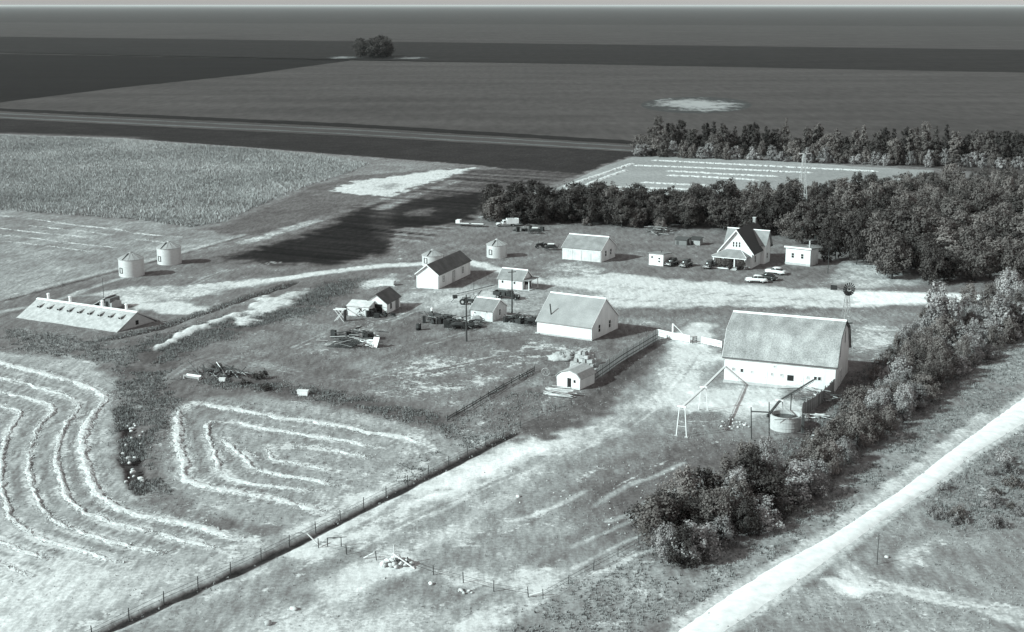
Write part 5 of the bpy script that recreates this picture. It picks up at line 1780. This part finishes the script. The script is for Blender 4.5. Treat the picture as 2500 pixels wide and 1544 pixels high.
def fence(name, label, px, step, h, boards, postm, boardm, bw=.2, post=.09, group=None, lean=0.0, seed=0):
    pts = along(GP(px), step)
    rg = random.Random(seed)
    r = thing(name, label, 'fence', pts[0], 0, group)
    o0 = pts[0]
    tops = []
    for x, y in pts:
        lx, ly = rg.uniform(-lean, lean), rg.uniform(-lean, lean)
        MB().tube((x - o0[0], y - o0[1], -.3), (x - o0[0] + lx, y - o0[1] + ly, h * rg.uniform(.95, 1.08)), post, post * .85, 6).build('post', postm, r)
        tops.append((x - o0[0], y - o0[1]))
    for (a, c) in zip(tops[:-1], tops[1:]):
        for z in boards:
            dz = rg.uniform(-.05, .05) if bw > .05 else 0
            MB().beam((a[0], a[1] - .08, z + dz), (c[0], c[1] - .08, z + rg.uniform(-.05, .05)), .04 if bw > .05 else .02, bw).build('board' if bw > .05 else 'wire', boardm, r)
    return r


# white corral boards and gate by the barn
fence('board_fence', 'white board corral fence between the plank wall and the barn', [(1606, 822), (1640, 830), (1684, 838)], 2.0, 1.5, (.28, .58, .88, 1.18, 1.45), WOODW, WOODW, .27, seed=1)
fence('board_fence', 'white board fence section joining the barn, right of the gateway', [(1712, 840), (1740, 846), (1762, 851)], 1.6, 1.5, (.35, .7, 1.05, 1.38), WOODW, WOODW, .28, seed=2)
x, y = G(1642, 828)
r = thing('gate_frame', 'white triangular braced gate post rising above the corral fence', 'gate', (x, y), math.radians(-27))
MB().box(-.15, .15, -.15, .15, -.3, 3.2).build('post', TRIM, r)
MB().beam((0, 0, 3.2), (2.4, 0, 1.2), .22, .12).build('brace', TRIM, r)
x, y = G(1690, 842)
r = thing('barn_gate', 'grey plank gate standing half open in the corral gateway', 'gate', (x, y), math.radians(40))
for z in (.25, .6, .95, 1.3):
    MB().box(0, 1.3, -.02, .02, z, z + .18).build('rail', WOODG, r)
for xx in (0, 1.2):
    MB().box(xx, xx + .12, -.06, -.02, .15, 1.6).build('stile', WOODD, r)
# slab fence with its dark shaded side
pts = along(GP([(1452, 930), (1520, 882), (1606, 830)]), .42)
o0 = pts[0]
r = thing('slab_fence', 'tall upright slab fence running from the poultry hut to the corral boards', 'fence', o0)
rg = random.Random(4)
for i, (x, y) in enumerate(pts):
    nx, ny = pts[min(i + 1, len(pts) - 1)]
    px_, py_ = pts[max(i - 1, 0)]
    a = math.atan2(ny - py_, nx - px_)
    hh = rg.uniform(1.9, 2.4)
    o = MB().box(-.17, .17, -.03, .03, -.2, hh).build('slab', WOODG, r, loc=(x - o0[0], y - o0[1], 0), rz=a)
for z in (.5, 1.3):
    for a, c in zip(pts[:-1:8], pts[8::8]):
        MB().beam((a[0] - o0[0] + .05, a[1] - o0[1] - .08, z), (c[0] - o0[0] + .05, c[1] - o0[1] - .08, z), .05, .12).build('rail', WOODD, r)
# low dark fence left of the corral
fence('rail_fence', 'low dark weathered rail fence left of the corral, weeds along it', [(1092, 1030), (1160, 990), (1230, 948), (1304, 908)], 3.2, 1.1, (.35, .75), WOODD, WOODD, .14, seed=5, lean=.1)
# plank wall holding manure beside the barn
pts = along(GP([(2034, 962), (2000, 990), (1958, 1018)]), .45)
o0 = pts[0]
r = thing('plank_wall', 'dark plank retaining wall between barn corner and round tank', 'wall', o0)
for i, (x, y) in enumerate(pts):
    nx, ny = pts[min(i + 1, len(pts) - 1)]
    px_, py_ = pts[max(i - 1, 0)]
    MB().box(-.22, .22, -.05, .05, -.2, rg.uniform(2.1, 2.7)).build('plank', WOODG, r, loc=(x - o0[0], y - o0[1], 0), rz=math.atan2(ny - py_, nx - px_))
h8 = heap(1985, 978, -35, 'jumble of pale boards and rails piled against the plank wall', 'board_jumble', 'wood pile', 26, 14, (1.5, 4), (6, 1.2), 2.3, (WOODL, WOODW, WOODG, WOODD), .4, .15)
# wire fences
fence('wire_fence', 'long wire fence on dark posts running along the dark ditch', [(130, 1600), (408, 1466), (613, 1374), (756, 1305), (919, 1221), (1103, 1129), (1256, 1052), (1395, 990)], 5.2, 1.25, (.5, .95), POLE, IRON, .03, .07, seed=6, lean=.08)
fence('wire_fence', 'cross fence of dark posts through the foreground pasture past the rock heap', [(778, 1338), (812, 1346), (852, 1355), (890, 1362), (925, 1370), (1012, 1385), (1066, 1408), (1122, 1421), (1212, 1446), (1290, 1458)], 4.6, 1.25, (.5, .95), POLE, IRON, .03, .07, seed=7, lean=.1)
fence('wire_fence', 'wire fence with dark posts climbing from the foreground to the hedge', [(1326, 1462), (1390, 1425), (1453, 1390), (1508, 1362), (1560, 1330)], 5.0, 1.2, (.5, .95), POLE, IRON, .03, .06, seed=8, lean=.1)


def leaning(u, v, dx, dy, z0, z1, label, name='brace_pole', rad=.09, m=WOODW):
    x, y = G(u, v)
    r = thing(name, label, 'pole', (x, y), 0, 'white brace poles at the fence corners')
    MB().tube((0, 0, z0), (dx, dy, z1), rad, rad * .9, 7).build('shaft', m, r)
    return r


leaning(781, 1336, -1.6, .3, .1, 1.7, 'white brace pole leaning left at the ditch fence corner')
leaning(888, 1365, 1.3, .2, .1, .75, 'short white rail propped on a low post left of the rock heap')
leaning(1292, 1458, 1.9, .4, .2, .55, 'short white rail lying at the lower right pasture corner')
x, y = G(800, 1335)
r = thing('fence_arch', 'small dark bent-pole frame beside the ditch fence corner', 'frame', (x, y))
for xx in (0, 1.7):
    MB().tube((xx, 0, -.2), (xx, 0, 1.2), .06).build('post', POLE, r)
MB().tube((-.1, 0, 1.15), (2.4, 0, 1.3), .05).build('rail', POLE, r)
# rock heap with derrick poles
x, y = G(972, 1380)
r = thing('rock_heap', 'heap of pale rocks in the foreground pasture', 'rock pile', (x, y))
rg = random.Random(31)


def rock(rg, s):
    mb = MB()
    n1, n2 = 6, 8
    vs, fs = [(0, 0, s * .7)], []
    for i in range(1, n1):
        ph = math.pi * i / n1
        for j in range(n2):
            a = 2 * math.pi * j / n2
            k = s * rg.uniform(.78, 1.15)
            vs.append((math.cos(a) * math.sin(ph) * k, math.sin(a) * math.sin(ph) * k * .85, math.cos(ph) * k * .7))
    vs.append((0, 0, -s * .7))
    for j in range(n2):
        fs.append((0, 1 + j, 1 + (j + 1) % n2))
        for i in range(n1 - 2):
            p0 = 1 + i * n2
            fs.append((p0 + j, p0 + n2 + j, p0 + n2 + (j + 1) % n2, p0 + (j + 1) % n2))
        fs.append((len(vs) - 1, 1 + (n1 - 2) * n2 + (j + 1) % n2, 1 + (n1 - 2) * n2 + j))
    return mb.add(vs, fs)


ROCKS = [rock(rg, 1.0).mesh('rock', STONE, True) for _ in range(5)]


def put_rock(parent, x, y, z, s, name='rock'):
    o = bpy.data.objects.new(name, rg.choice(ROCKS))
    COL.objects.link(o)
    o.parent = parent
    o.location = (x, y, z)
    o.scale = (s, s * rg.uniform(.7, 1), s * rg.uniform(.7, 1))
    o.rotation_euler = (0, 0, rg.uniform(0, 6.28))
    return o


for i in range(34):
    a, d = rg.uniform(0, 6.28), rg.uniform(0, 1) ** .6
    put_rock(r, math.cos(a) * d * 2.0, math.sin(a) * d * 1.0, (1 - d) * 1.15 + .15, rg.uniform(.25, .5))
leaning(965, 1383, -.15, .4, 0, 2.6, 'upright pale pole planted in the rock heap', m=WOODL)
leaning(1012, 1391, -2.7, 1.2, .1, 1.6, 'long white pole sloping down right from the rock heap')
leaning(943, 1380, 1.0, .5, .1, 1.4, 'grey pole leaning against the left side of the rock heap', m=WOODG)
# scattered field stones
spots = []
for i in range(26):
    spots.append((rg.gauss(322, 16), rg.uniform(1030, 1190), rg.uniform(.18, .5), 'pale stones tumbled in the weedy ditch between the swath fields', 'stones in the ditch'))
for i in range(46):
    spots.append((rg.uniform(1180, 1780), rg.uniform(1130, 1290), rg.uniform(.08, .2), 'small pale stones scattered over the dark pasture below the barn', 'stones in the pasture'))
for i in range(8):
    spots.append((rg.uniform(1120, 1155), rg.uniform(1440, 1452), rg.uniform(.15, .3), 'little cluster of pale stones in the lower pasture', 'stones in the lower pasture'))
for i in range(24):
    spots.append((rg.uniform(1755, 1830), rg.uniform(1025, 1050), rg.uniform(.12, .32), 'pale rubble stones left of the post frame in the barn yard', 'rubble in the barn yard'))
for i in range(18):
    spots.append((rg.uniform(1960, 2010), rg.uniform(1045, 1085), rg.uniform(.12, .3), 'pale stones below the planks right of the round tank', 'stones right of the tank'))
for u, v, s, lb, gp in spots:
    x, y = G(u, v)
    o = put_rock(None, x, y, s * .3, s, 'stone')
    tag(o, lb, 'stone', gp)
for u, v, s, lb in ((717, 1490, .5, 'solitary pale boulder low in the foreground, upper of two'), (655, 1525, .5, 'solitary pale boulder at the bottom edge of the picture'), (1052, 1427, .42, 'single rounded stone right below the rock heap'), (1265, 1214, .4, 'single flat white stone in the middle pasture'), (2165, 1362, .35, 'pale stone on the verge beside the gravel road')):
    x, y = G(u, v)
    tag(put_rock(None, x, y, s * .3, s, 'boulder'), lb, 'boulder', 'single boulders')

# straw stack and baled heap behind the poultry hut
x, y = G(1420, 903)
r = thing('bale_stack', 'ragged stepped stack of upright straw bales behind the poultry hut', 'hay stack', (x, y), math.radians(-27))
r.scale = (1.25, 1.25, 1.35)
BALE = MB().box(-.48, .48, -.24, .24, 0, .46).mesh('bale', CARDB)
for lv in range(5):
    for i in range(6 - lv):
        for j in range(5 - lv // 2):
            o = bpy.data.objects.new('bale', BALE)
            COL.objects.link(o)
            o.parent = r
            o.location = (-1.6 + lv * .25 + i * .98 * .75 + rg.uniform(-.08, .08), j * .62 + lv * .2 + rg.uniform(-.08, .08), lv * .5)
            o.rotation_euler = (rg.uniform(-.1, .1), rg.uniform(-.1, .1), rg.choice((0, math.pi / 2)) + rg.uniform(-.12, .12))
for k, (u, v, w, h, lb) in enumerate(((1372, 876, 3.0, 1.3, 'low loose straw heap left of the bale stack'), (1392, 868, 2.4, 1.0, 'small straw heap behind the loose one'))):
    x, y = G(u, v)
    mb = MB()
    rows = []
    for i in range(9):
        t = i / 8
        row = []
        for j in range(24):
            a = 2 * math.pi * j / 24
            k2 = rg.uniform(.66, 1.2)
            row.append((math.cos(a) * w * math.cos(t * 1.5) * k2, math.sin(a) * w * .7 * math.cos(t * 1.5) * k2, h * math.sin(t * 1.5) * k2 - .05))
        rows.append(row)
    mb.loft(rows)
    tag(mb.build('straw_heap', STRAWD, None, True, (x, y, 0)), lb, 'straw heap', 'straw heaps')
# old wheel lying by the rail fence
x, y = G(1332, 918)
r = thing('wagon_wheel', 'old iron wagon wheel leaning in the weeds left of the poultry hut', 'wheel', (x, y))
rim_wheel(MB(), (0, 0, .75), .75, (.3, 1, .2), 20, .06).build('rim', IRONL, r)
MB().lathe([(0, .65), (.14, .67), (.14, .83), (0, .85)], 8).build('hub', IRON, r)


# ---------------------------------------------------------------- trees
def crown(seed, rx, z0, z1, n, leaf, clumps=60, shape='round', ragged=.3):
    """leaf sized faces gathered in many small uneven clumps through the crown's volume"""
    rg = np.random.default_rng(seed)
    h = z1 - z0

    def prof(t):
        if shape == 'round':
            return np.sin(np.pi * (0.10 + 0.82 * t)) ** .65
        if shape == 'tall':
            return np.sin(np.pi * (0.16 + 0.76 * t)) ** .6
        if shape == 'spire':
            return (1 - t) ** .85 + .05
        return np.sin(np.pi * (0.30 + 0.64 * t)) ** .7
    t = rg.uniform(.03, .97, clumps)
    a = rg.uniform(0, 2 * np.pi, clumps)
    bulge = 1 + .22 * np.sin(a * 2 + rg.uniform(0, 6)) + .16 * np.sin(a * 3 + t * 5 + rg.uniform(0, 6))
    d = rx * prof(t) * np.sqrt(rg.uniform(.12, 1.0, clumps)) * bulge * rg.uniform(.75, 1.05 + ragged * .25, clumps)
    C = np.stack([np.cos(a) * d, np.sin(a) * d, z0 + h * t], 1)
    R_ = rx * rg.uniform(.13, .30, clumps) * (.6 + .4 * prof(t))
    w = R_ ** 1.6
    li = rg.choice(clumps, n, p=w / w.sum())
    g = rg.normal(size=(n, 3)) * .55
    P = C[li] + g * R_[li][:, None] * np.array([1, 1, 1.15 if shape in ('tall', 'bush') else .85])
    keep = P[:, 2] > z0 * .3
    P, g = P[keep], g[keep]
    m = len(P)
    out = P - np.array([0, 0, z0 + h * .45])
    out /= np.linalg.norm(out, axis=1)[:, None] + 1e-9
    nn = out * .75 + g * .6 + rg.normal(size=(m, 3)) * .5 + np.array([0, 0, .2])
    nn /= np.linalg.norm(nn, axis=1)[:, None]
    a = np.cross(nn, rg.normal(size=(m, 3)))
    a /= np.linalg.norm(a, axis=1)[:, None] + 1e-9
    b = np.cross(nn, a)
    s = (leaf * rg.uniform(.5, 1.45, m))[:, None]
    V = np.stack([P + a * s, P + b * s * .75 + nn * s * .2, P - a * s * .9, P - b * s * .65 + nn * s * .15], 1).reshape(-1, 3)
    me = bpy.data.meshes.new('crown')
    me.vertices.add(len(V))
    me.vertices.foreach_set('co', V.ravel())
    me.loops.add(len(V))
    me.loops.foreach_set('vertex_index', np.arange(len(V)))
    me.polygons.add(m)
    me.polygons.foreach_set('loop_start', np.arange(0, len(V), 4))
    me.update()
    return me


def trunk(seed, h, r0, nl=5, spread=1.0):
    rg = random.Random(seed)
    b = MB()
    p = Vector((0, 0, -.3))
    ps = [p]
    for i in range(4):
        p = p + Vector((rg.uniform(-.15, .15), rg.uniform(-.15, .15), h / 4))
        ps.append(p)
    for i in range(4):
        b.tube(ps[i], ps[i + 1], r0 * (1 - i * .2), r0 * (1 - (i + 1) * .2), 6)
    for i in range(nl):
        q_ = ps[rg.choice((1, 2, 3))]
        a = rg.uniform(0, 6.28)
        b.tube(q_, q_ + Vector((math.cos(a) * spread, math.sin(a) * spread, h * rg.uniform(.15, .35))), r0 * .4, r0 * .12, 5)
    return b.mesh('trunk', BARK, True)


TONE = {'dark_foliage': 'dark leafy', 'mid_foliage': 'grey leafy', 'olive_foliage': 'lighter grey leafy', 'pale_foliage': 'pale leafy', 'silver_foliage': 'silvery'}
CR = {
    'dec': [crown(100 + i, 4.1, .8, 8.6 + .7 * i, 3600, .27, 80, 'round', .6) for i in range(6)],
    'tall': [crown(120 + i, 2.7, .5, 13.0 + i, 3200, .30, 80, 'tall', .6) for i in range(5)],
    'spire': [crown(140 + i, 2.8, .5, 14 + 2 * i, 2400, .27, 70, 'spire', .5) for i in range(2)],
    'shrub': [crown(160 + i, 2.3, .1, 5.0 + .6 * i, 1900, .22, 46, 'bush', .8) for i in range(4)],
    'hedge': [crown(180 + i, 2.6, .0, 4.2 + .5 * i, 4200, .15, 64, 'bush', .9) for i in range(6)],
    'low': [crown(200 + i, 1.4, .0, 1.5, 900, .11, 26, 'bush', .9) for i in range(3)],
}
TRK = {k: [trunk(300 + i, {'dec': 6, 'tall': 10, 'spire': 11, 'shrub': 3, 'hedge': 3, 'low': .8}[k], {'dec': .26, 'tall': .25, 'spire': .24, 'shrub': .1, 'hedge': .1, 'low': .04}[k], 5, {'dec': 1.8, 'tall': 1.0, 'spire': .7, 'shrub': .8, 'hedge': 1.0, 'low': .4}[k]) for i in range(2)] for k in CR}
tg = random.Random(77)


def tree(name, label, cat, x, y, kind, m, sc=1.0, group=None, sz=None, z=0.0):
    r = thing(name, label, cat, (x, y, z), tg.uniform(0, 6.28), group)
    r.scale = (sc, sc, (sz or sc))
    c = bpy.data.objects.new('crown', tg.choice(CR[kind]))
    COL.objects.link(c)
    c.parent = r
    if not c.data.materials:
        c.data.materials.append(m)
    c.material_slots[0].link = 'OBJECT'
    c.material_slots[0].material = m
    t = bpy.data.objects.new('trunk', tg.choice(TRK[kind]))
    COL.objects.link(t)
    t.parent = r
    return r


def inside(P, x, y):
    ins = False
    n = len(P)
    for i in range(n):
        (x0, y0), (x1, y1) = P[i], P[(i + 1) % n]
        if (y0 > y) != (y1 > y) and x < x0 + (y - y0) * (x1 - x0) / (y1 - y0):
            ins = not ins
    return ins


def scatter(px, space, tries, seed):
    P = GP(px)
    rg = random.Random(seed)
    lo, hi = P.min(0), P.max(0)
    out = []
    for _ in range(tries):
        x, y = rg.uniform(lo[0], hi[0]), rg.uniform(lo[1], hi[1])
        if not inside(P, x, y):
            continue
        if all((x - a) ** 2 + (y - b_) ** 2 > space * space for a, b_ in out):
            out.append((x, y))
    return out


# wood around the house
strip = [(1178, 546), (1300, 549), (1400, 547), (1500, 555), (1580, 560), (1640, 560), (1700, 557), (1720, 530), (1700, 512), (1500, 516), (1350, 512), (1200, 512)]
for x, y in scatter(strip, 4.3, 4000, 1):
    hm = tg.choice((LF_DARK, LF_DARK, LF_DARK, LF_MID))
    tree('hedge_tree', '%s tree in the hedge %s' % (TONE[hm.name], 'behind the white grain truck and wagon' if x < 6 else ('behind the implement shed' if x < 30 else 'behind the coops, left of the house')), 'tree', x, y, 'dec', hm, tg.uniform(.62, .98), 'trees in the hedge behind the yard')
wood = [(1700, 557), (1760, 562), (1880, 585), (1990, 600), (2040, 630), (2120, 662), (2200, 690), (2265, 702), (2350, 695), (2560, 690), (2600, 458), (2330, 470), (2200, 482), (2050, 494), (1900, 505), (1760, 512), (1700, 516)]
for x, y in scatter(wood, 6.0, 9000, 2):
    hm = tg.choice((LF_DARK, LF_DARK, LF_MID, LF_MID, LF_OLIVE, LF_OLIVE if x > 110 else LF_MID))
    tree('wood_tree', '%s tree in the wood %s' % (TONE[hm.name], 'behind the house' if x < 90 else ('along the back by the shelter belt' if y > 455 else ('at the front beside the driveway' if y < 350 else 'right of the outbuilding'))), 'tree', x, y, 'dec', hm, tg.uniform(.55, .88) if y > 420 else tg.uniform(.6, 1.25), 'trees of the wood around the house', tg.uniform(.72, 1.0) if y > 420 else tg.uniform(.75, 1.3))
for u, v, lb in ((2012, 640, 'left'), (2040, 634, 'right')):
    x, y = G(u, v)
    tree('lawn_tree', 'slim dark lawn tree right of the outbuilding, %s one of two' % lb, 'tree', x, y, 'tall', LF_DARK, .62)
# pale bushes at the wood's front
for u, v, s in ((1612, 566, .8), (1432, 552, .55), (1545, 556, .6), (1330, 546, .6), (1260, 546, .5)):
    x, y = G(u, v)
    tree('front_bush', 'paler bush at the front edge of the hedge behind the yard', 'bush', x, y, 'shrub', LF_OLIVE, s, 'paler bushes along the hedge')
# shelter belt beyond the hayfield
u = 1588
while u < 2620:
    for row in range(2):
        v = 372 - row * 6 + (u - 1588) * .030 + tg.uniform(-2, 2)
        x, y = G(u + tg.uniform(-6, 6), v)
        kind = 'spire' if tg.random() < .16 else ('tall' if tg.random() < .75 else 'dec')
        hm = tg.choice((LF_DARK, LF_DARK, LF_MID, LF_OLIVE))
        tree('shelterbelt_tree', '%s %s tree in the shelter belt %s' % ({'spire': 'pointed', 'tall': 'tall slender', 'dec': 'broad'}[kind], TONE[hm.name], 'left of the wind charger' if u < 1950 else 'right of the wind charger'), 'tree', x, y, kind, hm, tg.uniform(.85, 1.05), 'tall trees of the shelter belt', tg.uniform(.7, 1.05))
    u += tg.uniform(20, 30)
u = 1560
while u < 2560:
    v = 382 + (u - 1560) * .034 + tg.uniform(-2, 2)
    x, y = G(u, v)
    tree('shelterbelt_shrub', 'lower pale shrub in front of the shelter belt', 'shrub', x, y, 'shrub', tg.choice((LF_MID, LF_OLIVE, LF_PALE, LF_PALE)), tg.uniform(.8, 1.25), 'pale shrubs before the shelter belt', tg.uniform(.8, 1.3))
    u += tg.uniform(16, 26)
for du, dv, s in ((1565, 378, 1.3), (1590, 380, 1.2)):
    x, y = G(du, dv)
    tree('belt_end_bush', 'broad dark bush at the left end of the shelter belt', 'bush', x, y, 'dec', LF_MID, s * .75, 'bushes ending the shelter belt')
# lone clump far out in the fields
for i in range(16):
    x, y = G(914 + tg.gauss(0, 22), tg.uniform(137, 143))
    s = tg.uniform(1.5, 2.6)
    tree('clump_tree', 'dark tree of the lone far clump standing between the fields', 'tree', x, y, 'dec', LF_DARK, s * 1.05, 'trees of the lone far clump', s)
# hedge along the road
hedge = [(1568, 1350), (1625, 1280), (1710, 1215), (1780, 1225), (1900, 1172), (2000, 1108), (2085, 1040), (2160, 975), (2215, 905), (2265, 840), (2340, 768), (2560, 715), (2580, 780), (2420, 868), (2285, 962), (2135, 1082), (1995, 1198), (1840, 1292), (1690, 1388)]
for x, y in scatter(hedge, 2.7, 9000, 3):
    dv0, dv1 = G(2240, 729), G(2640, 738)
    dt = min(1, max(0, ((x - dv0[0]) * (dv1[0] - dv0[0]) + (y - dv0[1]) * (dv1[1] - dv0[1])) / ((dv1[0] - dv0[0]) ** 2 + (dv1[1] - dv0[1]) ** 2)))
    if math.hypot(x - dv0[0] - dt * (dv1[0] - dv0[0]), y - dv0[1] - dt * (dv1[1] - dv0[1])) < 4.5:
        continue
    if y > 178 and tg.random() < .22:
        continue
    hs = (.72 if y < 160 else 1.0) if y < 178 else .8
    hm = tg.choice((LF_DARK, LF_MID, LF_OLIVE, LF_PALE, LF_PALE)) if y < 178 else tg.choice((LF_MID, LF_OLIVE, LF_OLIVE, LF_PALE, LF_PALE))
    tree('hedge_shrub', '%s shrub in the %s of the roadside hedge' % (TONE[hm.name], 'lower stretch' if y < 190 else ('middle stretch near the tank' if y < 235 else 'upper stretch behind the barn')), 'shrub', x, y, 'hedge', hm, tg.uniform(.7, 1.3) * hs, 'shrubs of the roadside hedge', tg.uniform(.6, 1.4) * hs)
for u, v, s, lb in ((1700, 1362, 1.05, 'bright silvery bush at the lower end of the roadside hedge'), (1795, 1265, 1.0, 'pale bush a third of the way up the roadside hedge'), (2365, 880, .9, 'bright bush on the road side of the upper hedge'), (2465, 725, 1.3, 'pale willow at the right edge beside the driveway')):
    x, y = G(u, v)
    tree('silver_bush', lb, 'bush', x, y, 'hedge', LF_GREY, s)
for i in range(9):
    x, y = G(tg.uniform(2260, 2520), tg.uniform(780, 850))
    tree('grey_willow', 'tall wispy grey willow in the upper hedge behind the barn', 'willow', x, y, 'shrub', LF_PALE, tg.uniform(.9, 1.2), 'grey willows right of the barn', 1.3)
for i in range(34):
    u, v = tg.uniform(2250, 2540), tg.uniform(1060, 1290)
    if v < 1040 + (2500 - u) * .75:
        continue
    x, y = G(u, v)
    tree('low_bush', 'low bush in the rough ground right of the gravel road', 'bush', x, y, 'low', tg.choice((LF_OLIVE, LF_PALE, LF_PALE)), tg.uniform(.5, 1.1), 'low bushes right of the road')
scrub = [(1540, 1365), (1600, 1275), (1700, 1195), (1780, 1200), (1900, 1150), (2000, 1085), (2080, 1015), (2130, 930), (2170, 860), (2230, 800), (2320, 752), (2350, 775), (2270, 850), (2215, 915), (2160, 985), (2085, 1050), (2000, 1118), (1900, 1182), (1780, 1235), (1700, 1225), (1625, 1290), (1580, 1350)]
for x, y in scatter(scrub, 2.0, 3000, 8):
    hm = tg.choice((LF_OLIVE, LF_PALE, LF_PALE, LF_MID))
    tree('edge_scrub', 'low %s scrub along the barn side of the roadside hedge' % TONE[hm.name], 'scrub', x, y, 'low', hm, tg.uniform(.6, 1.3), 'scrub along the roadside hedge', tg.uniform(.7, 1.9))
for u, v, s in ((640, 925, 1.0), (650, 952, .8), (600, 940, .7), (530, 905, 1.0)):
    x, y = G(u, v)
    tree('weed_bush', 'dark weedy bush beside the pole heap and boxes', 'bush', x, y, 'low', LF_DARK, s, 'weedy bushes by the boxes')


# ---------------------------------------------------------------- grass, weeds and standing crop
def tufts(name, label, cat, x, y, h, w, m, seed, per=3, z=None):
    rg = np.random.default_rng(seed)
    n = len(x)
    tri = []
    for k in range(per):
        a = rg.uniform(0, 2 * np.pi, n)
        ox, oy = rg.uniform(-.5, .5, n) * w, rg.uniform(-.5, .5, n) * w
        lx, ly = rg.normal(0, .35, n) * h, rg.normal(0, .35, n) * h
        hw = w * rg.uniform(.25, .6, n)
        hh = h * rg.uniform(.6, 1.2, n)
        bx, by = x + ox, y + oy
        tri.append(np.stack([np.stack([bx - np.cos(a) * hw, by - np.sin(a) * hw, np.full(n, -.05)], 1),
                             np.stack([bx + np.cos(a) * hw, by + np.sin(a) * hw, np.full(n, -.05)], 1),
                             np.stack([bx + lx, by + ly, hh], 1)], 1))
    V = np.concatenate(tri).reshape(-1, 3)
    me = bpy.data.meshes.new(name)
    me.vertices.add(len(V))
    me.vertices.foreach_set('co', V.ravel())
    me.loops.add(len(V))
    me.loops.foreach_set('vertex_index', np.arange(len(V)))
    me.polygons.add(len(V) // 3)
    me.polygons.foreach_set('loop_start', np.arange(0, len(V), 3))
    me.update()
    me.materials.append(m)
    o = bpy.data.objects.new(name, me)
    COL.objects.link(o)
    return stuff(o, label, cat)


dA = np.gradient(dd)
area = np.repeat((45 + 0.5 * dd) * 2 / NC * dA, NC)
GRASSM = mat('weed_grass', 0.19, 0.95, 0.45, 0.25, spec=0.1)
GRASSL = mat('dry_grass', 0.30, 0.95, 0.4, 0.3, spec=0.1)
CROPM = mat('standing_oats', 0.37, 0.95, 0.35, 0.25, spec=0.1, blotch=.3, bscale=.02)
vis = np.abs(XX) < 24 + 0.42 * YY
pw = area * np.clip(weed - .3, 0, 1) ** 1.3 * vis * (YY < 330) * (n_mid > .38)
sel = RNG.choice(NV, 34000, p=pw / pw.sum())
tufts('weeds', 'dark rank weeds along ditches, margins and hedge', 'weeds', XX[sel] + RNG.uniform(-.4, .4, sel.size), YY[sel] + RNG.uniform(-.4, .4, sel.size), RNG.uniform(.15, .5, sel.size), RNG.uniform(.1, .3, sel.size), GRASSM, 1)
pw = area * np.clip(weed - .05, 0.03, .6) * vis * (YY < 300) * (pale < .5) * (n_mid > .42)
sel = RNG.choice(NV, 60000, p=pw / pw.sum())
tufts('grass', 'dry pale grass tufts over the pasture and verges', 'grass', XX[sel] + RNG.uniform(-.4, .4, sel.size), YY[sel] + RNG.uniform(-.4, .4, sel.size), RNG.uniform(.10, .28, sel.size), RNG.uniform(.08, .22, sel.size), GRASSL, 2)
CP = GP([(-200, 336), (0, 332), (300, 342), (600, 364), (800, 382), (900, 400), (840, 425), (740, 457), (610, 512), (540, 545), (460, 556), (350, 538), (0, 513), (-200, 505)])
idx, sd = poly_sdf(CP)
pc = np.zeros(NV)
pc[idx] = (sd > 0) * (0.35 + n_big[idx])
pc *= area
sel = RNG.choice(NV, 150000, p=pc / pc.sum())
tufts('standing_crop', 'pale standing grain crop in the field left of the bare white patch', 'crop', XX[sel] + RNG.uniform(-.8, .8, sel.size), YY[sel] + RNG.uniform(-.8, .8, sel.size), RNG.uniform(.4, 1.15, sel.size), RNG.uniform(.18, .42, sel.size), CROPM, 3, 2)


# ---------------------------------------------------------------- thin prairie haze
hz = MB().box(-R - 500, R + 500, -2600, R + 500, -2.0, 71.0)
hm_ = bpy.data.materials.new('haze_air')
hm_.use_nodes = True
ht = hm_.node_tree
for n_ in list(ht.nodes):
    if n_.type == 'BSDF_PRINCIPLED':
        ht.nodes.remove(n_)
pv = ht.nodes.new('ShaderNodeVolumePrincipled')
pv.inputs['Color'].default_value = (.9, .92, .92, 1)
pv.inputs['Density'].default_value = 1.3e-5
ht.links.new(pv.outputs[0], ht.nodes['Material Output'].inputs['Volume'])
ho = hz.build('haze', hm_)
ho['kind'] = 'stuff'
